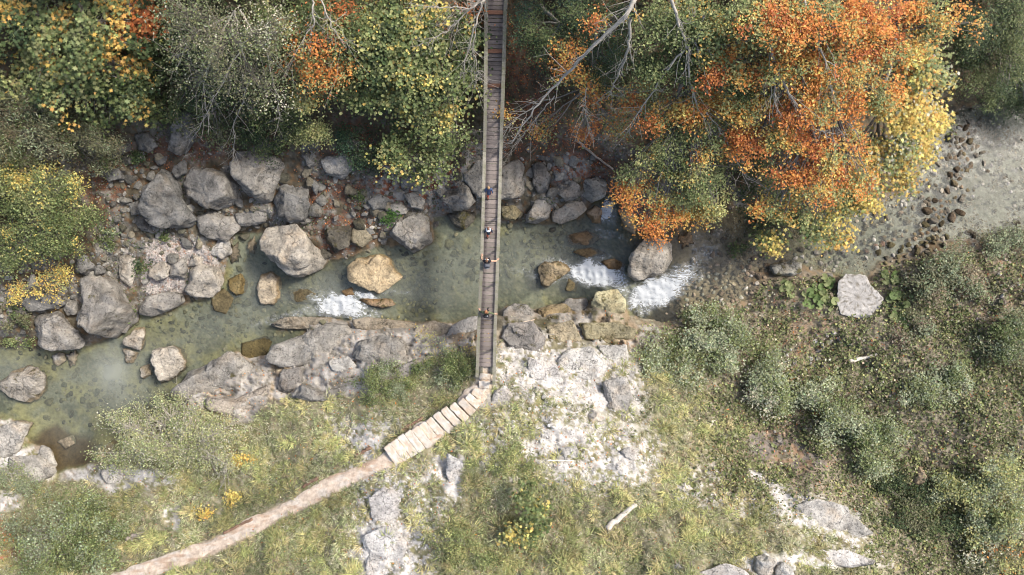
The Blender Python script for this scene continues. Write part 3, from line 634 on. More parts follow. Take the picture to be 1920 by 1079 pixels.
BOULDERS = [
 ([(160,530),(187,517),(213,520),(233,547),(253,573),(243,607),(207,637),(197,643),(180,620),(150,603),(152,560)], "tall grey wedge shaped boulder with green plants along its right side", GR, .03, 1.1),
 ([(60,600),(77,582),(110,580),(133,593),(147,617),(168,640),(160,653),(133,657),(107,655),(80,643),(63,620)], "broad weathered grey boulder sloping into the lowest pool beside the tall wedge boulder", GR, .0, .8),
 ([(117,573),(130,562),(150,565),(148,590),(127,592)], "small smooth round grey boulder wedged behind the broad weathered boulder", GR, .0, .8),
 ([(47,567),(67,547),(110,553),(123,570),(110,578),(60,587)], "mossy grey boulder under the yellow leaved branch", GR2, .06, .7),
 ([(5,715),(20,695),(50,685),(80,688),(97,702),(88,725),(72,750),(50,758),(25,745),(8,730)], "isolated oval boulder in the lowest pool with white top and mossy rim", TAN, .06, .6),
 ([(233,643),(253,615),(273,613),(275,627),(267,657),(247,653)], "upper of two pale stacked blocks standing in the stream", TAN, .0, .9),
 ([(231,652),(247,656),(262,662),(252,680),(237,682)], "lower of two pale stacked blocks standing in the stream", TAN, .0, .7),
 ([(290,670),(293,653),(327,647),(340,653),(350,680),(347,697),(320,717),(300,722),(288,713)], "large flat topped pale boulder standing alone in the green pool", TAN, -.05, .8),
 ([(263,688),(283,682),(285,703),(270,712)], "small pale stone touching the flat topped boulder in the pool", TAN, .0, .8),
 ([(100,665),(112,660),(123,663),(125,677),(110,687),(100,680)], "white round boulder at the edge of the lowest pool", PALE, -.1, .8),
 ([(130,666),(146,663),(142,678),(134,682)], "little white stone right of the white round boulder", PALE, -.1, .8),
 ([(260,573),(277,557),(317,547),(343,550),(347,567),(320,583),(283,595),(263,590)], "long flat boulder with dark moss on its crest at the pebble beach", GR, .06, .7),
 ([(347,547),(353,510),(380,495),(407,500),(417,523),(413,543),(397,560),(367,557)], "rounded pale boulder with a lit split face at the end of the pebble beach", TAN, .0, .8),
 ([(427,523),(453,513),(465,533),(460,550),(443,555),(430,543)], "small olive stained boulder standing in the side pool", (.22,.18,.09), .0, .6),
 ([(468,455),(476,450),(480,460),(474,472),(467,466)], "tiny pale yellow stone in the side pool below the wedge of rock", TAN, -.1, .6),
 ([(317,493),(347,483),(352,507),(343,523),(320,520)], "squat grey boulder on the pebble beach beside the rounded pale boulder", GR, .0, .7),
 ([(280,503),(300,487),(320,493),(318,520),(297,528),(280,517)], "cracked whitish boulder on the pebble beach next to green plants", TAN, .0, .6),
 ([(262,345),(285,318),(320,315),(335,340),(350,380),(362,410),(345,425),(310,430),(290,425),(270,395),(262,370)], "huge dark grey boulder with a smooth domed face below the bare bush", GR2, -.02, 1.0),
 ([(340,345),(365,318),(400,312),(430,322),(447,345),(448,375),(430,388),(400,395),(370,385),(348,365)], "huge grey boulder with orange moss streaks between two other huge boulders", GR, .03, .9),
 ([(437,310),(450,285),(495,283),(525,292),(537,310),(520,340),(500,375),(480,382),(455,365),(445,340)], "huge smooth grey boulder with a pointed lower end under the maple branches", GR, -.08, .9),
 ([(510,372),(530,345),(560,333),(580,355),(583,385),(570,415),(545,420),(520,405)], "upright grey block right of the row of huge boulders", GR2, -.05, .9),
 ([(490,450),(505,425),(560,422),(580,440),(612,488),(600,505),(565,522),(540,518),(510,490),(495,470)], "largest pale angular boulder reaching into the pool with a banded lower right face", TAN, .0, 1.1),
 ([(372,410),(395,395),(440,400),(450,430),(425,455),(400,450),(378,440)], "pale smooth ledge block beneath the orange streaked boulder", GR, -.03, .7),
 ([(440,402),(475,392),(505,398),(498,418),(465,425),(445,425)], "flat ledge stone with red leaves on it behind the side pool", GR, -.02, .5),
 ([(388,458),(410,448),(430,450),(432,475),(420,488),(400,482)], "pale rounded boulder at the head of the pebble beach", (.38,.36,.32), -.06, .8),
 ([(430,470),(445,463),(448,480),(438,488)], "small round stone between the pale rounded boulder and the side pool", GR, -.05, .8),
 ([(482,540),(488,515),(510,508),(527,520),(525,560),(515,572),(490,570)], "smooth tan boulder with rusty edge standing in the stream", (.42,.35,.25), -.05, .7),
 ([(650,503),(667,485),(710,473),(733,483),(743,503),(757,520),(733,540),(713,552),(680,540),(657,527)], "broad orange stained boulder in mid stream above the lower cascade", (.44,.35,.22), .0, .7),
 ([(668,560),(700,560),(735,560),(742,572),(715,578),(690,572)], "low rusty rock splitting the lower cascade", WARM, .04, .6),
 ([(730,440),(747,417),(790,397),(803,407),(811,453),(797,463),(773,475),(747,457)], "angular grey boulder with brown mossy bands at the head of the middle pool", GR, .04, 1.0),
 ([(727,392),(745,376),(768,390),(762,402),(735,405)], "pale small boulder beside the green fern on the far bank", GR, .0, .8),
 ([(757,365),(780,358),(798,375),(793,395),(770,390)], "rounded grey boulder touching the pale small boulder on the far bank", GR, -.03, .8),
 ([(690,378),(712,362),(730,372),(722,392),(700,395)], "dusty grey stone in red leaves above the fern", GR2, .0, .7),
 ([(827,375),(845,350),(870,342),(890,360),(893,380),(880,395),(850,397)], "cracked grey boulder just left of the footbridge above the mossy one", GR, .0, .9),
 ([(836,402),(868,396),(893,398),(888,417),(870,431),(850,421)], "dark moss covered boulder just left of the footbridge at the water", DRK, .12, .7),
 ([(866,330),(892,303),(925,293),(951,305),(973,295),(985,307),(982,365),(964,376),(930,378),(893,372)], "huge flat grey slab of rock lying under the footbridge", GR, -.08, .55),
 ([(938,385),(962,384),(980,398),(965,415),(942,410)], "mossy brown boulder at the water just right of the footbridge", (.26,.22,.13), .1, .8),
 ([(996,310),(1018,308),(1033,330),(1030,360),(1010,365),(998,345)], "upright grey boulder with red leaves on both sides", GR2, .0, .9),
 ([(985,405),(1000,380),(1022,368),(1035,385),(1030,410),(1005,420),(988,418)], "grey boulder with dark mossy left side at the water below red leaves", GR, .05, .9),
 ([(1033,395),(1055,378),(1090,380),(1098,395),(1080,410),(1050,422),(1035,415)], "swirl patterned tan boulder at the water left of the small waterfall", (.34,.30,.24), -.02, .8),
 ([(1045,345),(1070,338),(1088,350),(1085,372),(1060,378),(1045,365)], "square grey boulder behind the swirl patterned boulder", GR, -.05, .9),
 ([(1090,335),(1120,325),(1138,345),(1135,370),(1110,380),(1090,365)], "pitted pale boulder tucked beside the orange foliage", (.36,.34,.29), -.03, .9),
 ([(1098,400),(1115,385),(1130,395),(1128,420),(1110,418)], "rusty tan boulder on the lip of the small waterfall", WARM, -.02, .8),
 ([(1160,395),(1180,388),(1196,410),(1190,440),(1170,430)], "smooth tan boulder half hidden by orange leaves right of the small waterfall", (.36,.28,.18), -.05, .7),
 ([(1172,507),(1177,477),(1207,447),(1227,445),(1263,457),(1265,487),(1250,507),(1223,523),(1190,530),(1175,520)], "big pale boulder with dark branching cracks between the two white cascades", TAN, .0, 1.0),
 ([(1007,503),(1020,488),(1060,488),(1070,507),(1053,520),(1027,542),(1015,537)], "triangular brown boulder with mossy sides where the cascade meets the pool", (.30,.24,.15), .08, .8),
 ([(1107,567),(1117,547),(1157,542),(1170,560),(1173,587),(1143,600),(1113,587)], "olive and cream mossy boulder below the main cascade", (.38,.35,.22), .07, .8),
 ([(1050,572),(1064,560),(1100,558),(1104,578),(1090,590),(1062,588)], "dark wet slab at the near edge of the stream left of the olive mossy boulder", (.20,.19,.17), .0, .5),
 ([(1125,490),(1150,485),(1172,495),(1170,510),(1140,505)], "low brown rock at the lip of the main cascade", (.24,.17,.10), .03, .6),
 ([(1440,500),(1467,485),(1500,493),(1502,513),(1480,520),(1450,517)], "mossy green mound of rock below the yellow foliage", (.34,.32,.26), .13, .7),
 ([(1410,1067),(1418,1047),(1440,1042),(1457,1050),(1450,1072),(1425,1085)], "rounded pale boulder at the bottom edge beside the grass", PALE, -.08, .9),
 ([(1448,1085),(1456,1062),(1470,1054),(1486,1066),(1496,1092),(1470,1100)], "white boulder cut by the bottom edge right of the rounded pale boulder", PALE, -.1, .8),
 ([(1266,917),(1283,910),(1297,917),(1280,924)], "flat whitish stone in the grass with another grey one just below", (.46,.44,.40), -.1, .5),
 ([(1250,930),(1263,925),(1281,937),(1263,941)], "flat grey stone in the grass just below the whitish one", (.36,.35,.32), -.1, .5),
 ([(1259,1065),(1270,1058),(1280,1062),(1274,1070)], "grey stone in the grass near the bottom edge", (.42,.40,.37), -.1, .6),
 ([(207,287),(247,265),(242,282),(212,300)], "thin dark slanted slab under the olive bush", GR2, -.02, .6),
 ([(320,307),(350,297),(353,325),(333,337)], "dark angular rock above the orange streaked boulder", GR2, .03, .8),
 ([(288,296),(317,292),(311,308),(297,312)], "small dark wedge of rock above the huge domed boulder", GR2, -.02, .8),
 ([(330,240),(347,205),(370,213),(370,245),(340,293),(315,285)], "dark pitted outcrop under the bare twigs", (.19,.185,.17), .02, .9),
 ([(255,255),(285,248),(300,275),(280,288),(258,280)], "dark mottled rock at the foot of the yellow flecked maple", (.17,.165,.15), .05, .7),
 ([(190,318),(225,313),(230,335),(205,342)], "low dark rock in brown leaves left of the huge domed boulder", GR2, .02, .6),
 ([(567,290),(580,283),(593,310),(580,317)], "narrow dark stone left of the round lichen covered boulder", GR2, -.02, .8),
 ([(600,300),(620,290),(650,290),(663,300),(662,320),(640,337),(613,327)], "round grey boulder covered with lichen below the maple branches", (.24,.23,.21), .0, .8),
 ([(577,340),(590,333),(600,350),(592,367)], "grey stone beside the upright grey block", GR2, .0, .8),
 ([(747,335),(773,328),(785,348),(755,356)], "grey stone under the small leaved tree at the sandy bank", GR, .0, .7),
 ([(607,430),(640,413),(662,428),(655,465),(625,475),(607,455)], "dark dripping moss covered rock beside the pool under hanging roots", DRK, .1, .8),
 ([(662,428),(690,425),(700,450),(680,465),(660,455)], "brown mossy rock right of the dripping moss covered rock", (.22,.19,.13), .08, .7),
 ([(247,412),(262,400),(285,425),(290,440),(268,435)], "narrow dark rock under the huge domed boulder", GR2, .02, .7),
 ([(240,380),(262,378),(266,402),(248,405)], "mottled grey rock left of the huge domed boulder", GR2, .03, .7),
 ([(140,485),(165,478),(180,500),(160,520),(142,510)], "grey rock at the edge of the yellow green bush", GR2, .05, .7),
 ([(172,500),(190,492),(200,512),(182,517)], "small grey rock above the tall wedge boulder", GR2, .03, .7),
 ([(1708,905),(1722,878),(1734,875),(1736,890),(1726,905)], "tan pointed rock standing up among the shrubs on the right", (.42,.33,.22), -.1, 1.2),
 ([(1290,385),(1312,372),(1330,392),(1318,420),(1295,412)], "brown wet boulder in the shade under the orange foliage", (.24,.20,.15), .03, .7),
 ([(1275,445),(1292,437),(1296,455),(1280,460)], "small tan cobble right of the big cracked boulder", (.36,.28,.2), -.05, .8),
 ([(1875,650),(1895,645),(1900,660),(1882,668)], "whitish stone in the ground cover near the right edge", PALE, -.05, .6),
 ([(1100,778),(1112,768),(1130,778),(1128,792),(1106,792)], "angular light grey rock at the top of the scree", (.44,.42,.38), -.1, .9),
 ([(1163,845),(1180,838),(1195,850),(1192,862),(1170,862)], "grey block in the scree with dark cracks", (.42,.40,.37), -.05, .7),
 ([(392,547),(420,540),(440,560),(425,590),(402,582)], "olive flat rock half under water left of the small olive stained boulder", (.19,.17,.11), -.05, .3),
 ([(213,602),(232,590),(250,603),(241,625),(222,622)], "grey stone squeezed between the tall wedge boulder and the stacked blocks", GR, .02, .7),
 ([(640,546),(660,539),(673,552),(655,563)], "small rusty rock at the top of the lower cascade", WARM, .0, .5),
 ([(588,470),(612,462),(626,480),(604,491)], "dark wet rock right of the largest pale angular boulder", DRK, .05, .6),
 ([(1060,442),(1100,432),(1132,445),(1105,461),(1070,459)], "reddish tan slab just under water below the swirl patterned boulder", (.30,.23,.16), -.05, .3),
 ([(1072,472),(1110,463),(1137,476),(1100,485)], "brown stone step above the main cascade", (.24,.19,.12), .0, .4),
 ([(1065,520),(1085,528),(1080,548),(1060,545)], "olive rock in the calm water beside the triangular brown boulder", (.22,.2,.13), .0, .4),
 ([(540,545),(575,540),(600,552),(580,568),(548,566)], "wide flat olive rock under water left of the lower cascade", (.19,.175,.12), -.05, .25),
 ([(350,500),(365,478),(382,480),(378,498)], "beige stone behind the rounded pale boulder on the beach", TAN, -.05, .7),
 ([(222,478),(250,470),(262,490),(245,540),(225,525)], "flat beige rock shelf left of the pebble beach", TAN, -.08, .35),
]
for poly, lab, tone, moss, h in BOULDERS:
    boulder(poly, lab, tone, moss, h)
# the cast slab: a flat block with broken edges
def slab(poly, z, thick, label):
    P_ = np.array(poly, float); n_ = 90; per = np.vstack([P_, P_[:1]]); L = np.concatenate([[0], np.cumsum(np.hypot(*np.diff(per, axis=0).T))])
    u = np.linspace(0, L[-1], n_, endpoint=False); ox, oy = np.interp(u, L, per[:, 0]), np.interp(u, L, per[:, 1])
    ox += (fbm(u / 5, u * 0 + 3, 4, 171) - .5) * 4; oy += (fbm(u / 5, u * 0 + 9, 4, 172) - .5) * 4
    c = np.array([ox.mean(), oy.mean()]); rings = []
    for s_, dz in ((1.0, -thick), (1.0, -.03), (.975, 0), (.92, .005), (.85, .01), (.77, .005), (.7, .0), (.62, .005), (.55, .01), (.4, .0), (.2, .0)):
        X = c[0] + (ox - c[0]) * s_; Y = c[1] + (oy - c[1]) * s_
        rings.append(W(X, Y, z + dz + .05 * (fbm(X / 9, Y / 9, 4, 173) - .5) - .002 * (Y - c[1])))
    V = np.concatenate(rings + [W(c[0], c[1], z)[None]]); a_ = np.arange(10)[:, None] * n_; j = np.arange(n_)[None]; k = (j + 1) % n_
    F1 = np.stack([a_ + j, a_ + n_ + j, a_ + n_ + k, a_ + k], -1).reshape(-1, 4); F2 = np.stack([np.arange(n_) + 10 * n_, np.full(n_, len(V) - 1), (np.arange(n_) + 1) % n_ + 10 * n_], -1)
    b_ = W(c[0], c[1], z - thick); X, Y = to_px(V)
    col = C3(.33, .315, .29) * (.75 + .5 * fbm(X / 10, Y / 10, 4, 174))[:, None]
    dk = .8 * sstep(.62, .70, fbm(X / 5, Y / 3.5, 4, 175))[:, None]; col = col * (1 - dk) + C3(.12, .105, .075) * dk
    o = link("stone_slab", mesh_np("stone_slab", V - b_, [F1, F2], [M_ground], {'col': col}, False)); o.location = b_
    tag(o, label, "slab")
slab(SLABP, float(hz(1610, 560)) + .35, .6, "flat rectangular grey concrete slab lying between plants on the gravel")

LG = (.265,.25,.22)
LEDGES = [
 ([(326,736),(342,701),(388,683),(434,657),(458,669),(476,690),(472,722),(441,739),(388,743),(346,750)], "pale folded rock ledge with moss lines beside the lowest pool", LG, .02, .5),
 ([(384,743),(441,748),(511,716),(500,762),(441,780),(388,766)], "smooth sandy coloured rock shelf below the folded ledge", (.34,.30,.25), -.1, .3),
 ([(518,729),(528,694),(564,688),(569,715),(541,745)], "smooth dark grey hollow in the bedrock", (.20,.185,.165), -.1, .25),
 ([(497,673),(511,648),(560,630),(581,620),(616,606),(652,609),(669,641),(652,673),(616,680),(564,687),(525,690)], "broad cracked grey rock hump in the middle of the near bank bedrock", LG, .0, .5),
 ([(507,609),(532,594),(616,595),(638,601),(609,613),(560,618),(525,616)], "thin rusty rock rim along the water left of the cascade ledge", (.27,.235,.18), .02, .3),
 ([(655,601),(687,594),(740,601),(782,606),(775,627),(722,627),(673,620)], "orange stained rock rim along the water below the lower cascade", (.28,.24,.18), .02, .3),
 ([(669,641),(722,627),(757,637),(764,666),(740,690),(687,680),(655,673)], "rounded grey bedrock with a few red leaves in its hollow", LG, -.02, .45),
 ([(768,637),(782,611),(813,601),(848,611),(830,637),(792,648)], "low tan bedrock slab between the bank shrub and the pool", (.31,.27,.21), .0, .4),
 ([(827,643),(848,609),(877,595),(899,592),(899,643),(862,647)], "dark grey pitted bedrock against the left side of the footbridge", (.235,.225,.21), .0, .45),
 ([(564,718),(599,736),(652,722),(669,736),(634,753),(581,752),(542,745)], "pale ragged rock rib at the edge of the grass", LG, -.02, .4),
 ([(616,676),(652,668),(673,690),(659,710),(623,703)], "whitish rounded rock boss in the near bank bedrock", (.40,.385,.35), -.1, .4),
 ([(690,690),(740,692),(790,668),(800,690),(750,715),(700,712)], "smooth grey bedrock above the grey green bush", (.27,.25,.225), -.04, .35),
 ([(455,644),(497,630),(511,641),(497,671),(469,676),(451,666)], "olive coloured rock lying under the water of the small side basin", (.17,.15,.08), -.1, .25),
 ([(942,583),(963,569),(992,573),(1000,594),(971,603),(946,600)], "grey pitted rock knob at the water just right of the footbridge", (.28,.265,.24), .03, .6),
 ([(1004,581),(1030,572),(1059,569),(1075,583),(1050,599),(1013,599)], "brown mossy rock edge right of the pitted knob", (.25,.20,.12), .09, .5),
 ([(938,636),(950,606),(1000,602),(1025,636),(1009,667),(963,654)], "dark weathered rock right of the footbridge with red leaves", (.235,.22,.20), .03, .45),
 ([(1025,611),(1075,600),(1092,640),(1059,650),(1029,640)], "tan mossy rock under the brown mossy edge", (.29,.25,.17), .08, .45),
 ([(1084,606),(1159,604),(1196,619),(1192,636),(1138,646),(1096,636)], "moss covered ledge below the olive mossy boulder", (.27,.24,.15), .11, .4),
 ([(1117,648),(1175,646),(1182,690),(1159,700),(1134,671)], "smooth whitish rock face beside the low wide shrub", (.40,.385,.35), -.12, .35),
 ([(1059,656),(1109,650),(1142,690),(1117,725),(1067,717),(1042,683)], "pale broken rock face in the middle of the sunlit slope", (.44,.425,.39), -.1, .3),
 ([(990,669),(1042,683),(1059,719),(1025,735),(990,702)], "chalky white rock rib right of the end of the footbridge", (.47,.45,.42), -.1, .25),
 ([(1130,715),(1175,705),(1188,750),(1170,790),(1135,770)], "grey jagged rock face at the edge of the dark undergrowth", (.35,.335,.305), .0, .45),
 ([(1485,947),(1530,932),(1590,950),(1603,985),(1560,1007),(1510,992)], "large pale grey rock back on the lower right slope", (.36,.345,.315), -.04, .35),
 ([(1590,960),(1642,1002),(1600,1014),(1572,996)], "grey rock toe right of the large pale rock back", (.31,.30,.275), -.03, .35),
 ([(1470,1052),(1520,1030),(1590,1032),(1655,1058),(1600,1066),(1520,1060)], "long white rock rib near the bottom edge", (.42,.40,.37), -.08, .35),
 ([(1300,1078),(1360,1055),(1408,1075),(1400,1105),(1320,1105)], "whitish rock cut by the bottom edge left of the boulders", (.42,.40,.37), -.08, .4),
 ([(-12,805),(25,789),(58,792),(50,815),(33,852),(-5,862)], "white smooth shore rock at the left edge above the brown pool", (.37,.35,.31), -.12, .4),
 ([(20,855),(72,852),(112,886),(70,908),(15,892)], "white shore rock below the brown pool", (.37,.35,.31), -.1, .4),
 ([(78,834),(93,838),(108,872),(90,892),(68,874)], "narrow white rock tongue dividing the brown pool", (.37,.35,.31), -.12, .4),
 ([(105,828),(138,815),(142,832),(125,842)], "small white rock island in the brown pool", (.37,.35,.31), -.12, .4),
 ([(183,890),(210,868),(243,878),(238,902),(200,908)], "pale grey rock showing through the spreading bush", (.38,.36,.33), -.08, .4),
 ([(298,905),(335,885),(347,897),(315,914)], "white rock chip below the spreading bush", (.43,.41,.38), -.12, .4),
 ([(690,935),(718,912),(752,926),(750,975),(702,988)], "grey white rock at the head of the bottom gully", (.42,.40,.375), -.1, .4),
 ([(678,1005),(725,985),(765,1015),(752,1085),(688,1085)], "bright white rock slab in the bottom gully", (.47,.455,.43), -.14, .3),
 ([(838,848),(862,862),(866,900),(886,940),(852,928),(836,888)], "bright white rock chute just below the steps", (.47,.455,.43), -.14, .3),
 ([(1046,842),(1080,835),(1090,858),(1056,868)], "flat pale grey rock in the middle of the scree", (.38,.365,.335), -.08, .4),
 ([(925,735),(948,722),(962,742),(945,760),(922,755)], "broken whitish rock beside the right end of the handrail", (.42,.40,.37), -.06, .5),
]
for poly, lab, tone, moss, h in LEDGES:
    boulder(poly, lab, tone, moss, h * (.5 if tone[0] > .395 else 1), sink=.22, name="rock_ledge", cat="rock", rough=.20, flat=.55)
# ------------------------------------------------------------------ single stones of the stream bed and banks
STONE_ME = []; STONE_V = []
for i in range(10):
    p, f = rock_shape(3, 500 + i, cuts=10, rough=.12, soft=60)
    p = p * np.array([1.0, .72 + .03 * i, .62]); p /= np.hypot(p[:, 0], p[:, 1]).max()
    STONE_V.append((p, f)); STONE_ME.append(mesh_np("river_stone", p, [f], [M_rock], None, True))
STONE_R = [1 + .5 * (n3(ICO[2][0], 1.3, 600 + i_, 3) - .5) for i_ in range(10)]
ORD = ["first","second","third","fourth","fifth","sixth","seventh","eighth","ninth","tenth","eleventh","twelfth","thirteenth","fourteenth","fifteenth","sixteenth","seventeenth","eighteenth","nineteenth","twentieth"]
MASS = []
def stones(spots, label, group, tones, moss=(0, 0.05), name="river_stone", lift=.12, big=5.6, most=20, order='the left'):
    spots = sorted(spots, key=lambda t: -t[2])
    inds = sorted([t for t in spots[:most] if t[2] >= big], key=(lambda t: t[0]) if order == 'the left' else (lambda t: t[1]))
    rest = [t for t in spots if t not in inds]
    for n, (px, py, r) in enumerate(inds + rest):
        z = float(hz(px, py)); z = max(z, float(wlevel(px, py)) - .12) if 1250 < px else z
        s = KPX * (CAM_H - z) * r
        t_ = random.choice(tones); j = random.uniform(.75, 1.25); tone = [c * j for c in t_]
        loc = W(px, py, z + s * lift); rot = (random.uniform(-.2, .2), random.uniform(-.2, .2), random.uniform(0, 6.28)); scl = (s * random.uniform(.9, 1.15), s * random.uniform(.8, 1.1), s * random.uniform(.8, 1.2))
        me = STONE_ME[random.randrange(10)]
        if n < len(inds):
            o = link(name, me); o.location = loc; o.rotation_euler = rot; o.scale = scl
            o['waterline'] = -9.0; o['tone'] = tone; o['moss'] = random.uniform(*moss)
            tag(o, ORD[n] + " large " + label + " counted from " + order, "stone", group)
        else:
            M = Matrix.LocRotScale(Vector(loc), Matrix.Rotation(rot[2], 3, 'Z').to_quaternion(), Vector(scl))
            d, f = ICO[2]; v, f = STONE_V[n % 10] if r > 5 else (d * STONE_R[n % 10][:, None] * np.array([1, .8, .62]), f)
            MASS.append((v @ np.array(M.to_3x3()).T + np.array(M.translation), f, np.array(tone)))
def along(line, n, spread, r0, r1, mind=.75):
    L = np.asarray(line, float); out = []; tries = 0
    while len(out) < n and tries < n * 30:
        tries += 1
        i = random.randrange(len(L) - 1); u = random.random()
        x = L[i][0] * (1 - u) + L[i + 1][0] * u + random.gauss(0, spread); y = L[i][1] * (1 - u) + L[i + 1][1] * u + random.gauss(0, spread)
        r = r0 + (r1 - r0) * random.random() ** 1.8
        if all((x - a) ** 2 + (y - b) ** 2 > (mind * (r + c)) ** 2 for a, b, c in out): out.append((x, y, r))
    return out
stones(along([(1815,235),(1808,262),(1800,300),(1792,345),(1785,390),(1755,412),(1740,440),(1720,458)], 85, 12, 4, 11), "dark stone in the line crossing the shallow stream", "dark stones in a line across the shallow stream", [(.12,.085,.05),(.19,.14,.09),(.14,.11,.06),(.25,.22,.17)], (.0, .1), order="the top", lift=.5)
stones(along([(1765,440),(1725,450),(1700,470),(1640,490)], 26, 14, 4, 9), "mossy stone on the near edge of the shallows", "mossy stones along the near edge of the shallow stream", [(.12,.10,.05),(.20,.17,.12)], (.04, .13), lift=.4)
stones([(1885,330,6),(1912,262,8),(1905,418,9),(1817,436,9),(1825,441,8),(1800,440,5),(1798,270,5),(1855,440,5)], "lone stone in the pale shallow water", "lone stones in the pale shallow water", [(.12,.10,.07)], (0, .08))
stones(along([(1595,395),(1625,415),(1640,440),(1660,455),(1690,430),(1610,470)], 44, 16, 3, 8), "stone in the gravel shallows under yellow foliage", "pale stones in the gravel shallows", [(.33,.28,.21),(.28,.19,.14),(.22,.18,.12),(.42,.40,.37)])
stones(along([(1310,510),(1345,500),(1370,520),(1400,535),(1360,560),(1320,545),(1290,570),(1280,590)], 130, 14, 3.5, 8, .7), "brown cobble beside the main cascade", "brown cobbles packed beside the main cascade", [(.34,.27,.19),(.26,.20,.14),(.40,.36,.30),(.20,.16,.11)], (-.05, .04))
stones(along([(1330,455),(1370,460),(1410,470),(1430,500),(1390,500)], 60, 14, 3.5, 9, .7), "wet stone above the main cascade", "wet brown stones above the main cascade", [(.20,.15,.10),(.28,.22,.16),(.15,.12,.08)], (-.02, .06))
stones(along([(1495,470),(1520,480),(1550,490),(1560,515),(1575,470)], 26, 10, 4, 10), "dark stone above the concrete slab", "dark stones above the concrete slab", [(.20,.18,.14),(.28,.26,.22)], (.0, .1))
stones(along([(770,545),(790,560),(800,575),(775,580),(740,590),(700,600)], 34, 12, 3, 7), "yellowish stone under the middle pool", "yellowish stones under water in the middle pool", [(.30,.27,.14),(.22,.20,.10)], (-.1, .0), lift=.3)
stones(along([(950,430),(1000,450),(1060,440),(1080,470),(980,500),(860,500),(830,480)], 40, 22, 4, 11), "submerged olive stone beside the footbridge", "olive stones under water beside the footbridge", [(.17,.16,.10),(.22,.20,.12),(.12,.11,.08)], (-.1, .02), lift=.2)
stones(along([(420,590),(440,600),(460,580),(475,560),(410,565),(440,500),(455,480)], 24, 12, 4, 11), "submerged olive stone in the side pool", "olive stones under water in the side pool", [(.16,.15,.08),(.22,.19,.10)], (-.1, .05), lift=.15)
stones(along([(180,700),(240,690),(160,760),(120,720),(60,780)], 18, 20, 4, 10), "submerged olive stone in the lowest pool", "olive stones under water in the lowest pool", [(.14,.14,.09),(.22,.20,.12)], (-.1, .05), lift=.15)
stones(along([(1700,735),(1682,745),(1560,625),(1575,640),(1550,630),(1530,670),(1540,675),(1465,660),(1480,690),(1500,700),(1545,770)], 46, 10, 3, 8), "grey stone among the ground cover", "loose grey stones among the ground cover plants", [(.40,.38,.35),(.32,.30,.28),(.46,.44,.41)], (-.1, .0))
stones(along([(1880,490),(1910,480),(1900,560),(1860,570),(1820,550)], 22, 14, 3, 8), "pale stone on the reddish right bank", "pale stones on the reddish bank near the right edge", [(.44,.40,.36),(.36,.30,.26)], (-.1, .0))
stones(along([(1430,845),(1450,800),(1470,815),(1490,790),(1440,800)], 26, 12, 3, 7), "stone in the reddish dry runnel", "stones in the reddish dry runnel", [(.34,.24,.16),(.36,.33,.30)], (-.1, .0))
stones(along([(700,405),(690,440),(715,420),(640,390),(820,400),(830,330),(1000,290),(1060,320),(1085,300),(600,395)], 50, 14, 3, 9), "grey stone in red fallen leaves", "grey bank stones in red fallen leaves", [(.28,.265,.235),(.34,.32,.28)], (-.05, .05))
stones(along([(230,330),(250,360),(215,380),(230,440),(210,470),(120,530),(30,590),(20,640)], 44, 14, 3, 9), "dark stone below the shaded bushes", "dark bank stones at the foot of the shaded bushes", [(.18,.17,.15),(.24,.23,.20)], (-.02, .07))
stones(along([(990,815),(1010,800),(1020,830),(1040,860),(1150,850),(1190,820),(1060,770),(960,790),(930,690),(1100,690)], 70, 22, 2.5, 6), "sharp white stone on the scree", "whitish scree stones on the sunlit slope", [(.52,.50,.46),(.44,.42,.39)], (-.2, -.1))

stones(along([(300,620),(400,610),(520,580),(620,530),(760,500),(880,500),(1000,470),(1100,470)], 420, 26, 2.5, 8, .6), "submerged stone on the stream bed", "submerged stones on the stream bed", [(.12,.115,.075),(.17,.155,.095),(.075,.07,.05),(.21,.19,.13)], lift=.05, big=99)
stones(along([(40,670),(120,720),(180,760),(260,740),(300,700)], 160, 26, 2.5, 8, .6), "submerged stone on the bed", "submerged stones on the bed", [(.12,.115,.075),(.17,.155,.095),(.075,.07,.05),(.21,.19,.13)], lift=.05, big=99)
stones(along([(215,300),(260,330),(250,420),(300,440),(380,400),(480,400),(600,380),(640,330),(700,380),(760,360),(830,340),(900,330),(1000,350),(1080,330)], 330, 24, 3.5, 17, .78), "rock between the bank boulders", "rocks between the bank boulders", [(.14,.135,.12),(.20,.19,.165),(.09,.085,.06),(.16,.14,.10)], (-.02, .1), lift=.15, big=8.2, most=20)
stones(along([(20,560),(60,540),(130,540),(200,500),(210,460),(240,520)], 110, 18, 3, 15, .78), "rock between the left boulders", "rocks between the left boulders", [(.16,.155,.14),(.20,.19,.165),(.11,.10,.075)], (-.02, .1), lift=.05, big=99)
stones(along([(1700,300),(1760,250),(1900,260),(1900,400),(1800,420),(1650,420)], 160, 40, 1.5, 4, .6), "small stone in the pale shallows", "small stones in the pale shallows", [(.20,.17,.12),(.26,.24,.19),(.12,.10,.07)], lift=.05, big=99)
stones(along([(1620,440),(1680,400),(1740,350),(1790,280),(1830,240),(1800,330),(1760,400)], 220, 30, 2, 6.5, .6), "scattered stone on the pale gravel bed", "scattered stones on the pale gravel bed", [(.14,.115,.08),(.22,.19,.145),(.30,.28,.24),(.10,.085,.06)], lift=.5, big=99)
stones(along([(1860,260),(1900,330),(1870,400),(1910,300)], 70, 30, 1.5, 5, .6), "small stone on the far gravel", "small stones on the far gravel", [(.16,.14,.105),(.26,.24,.2),(.30,.28,.25)], lift=.4, big=99)
gm_ = Geo()
for v_, f_, c_ in MASS: gm_.add(v_, [f_], c_)
o = gm_.build("small_stones", [M_pebble]); tag(o, "small loose stones of the stream bed and its banks", kind='stuff')
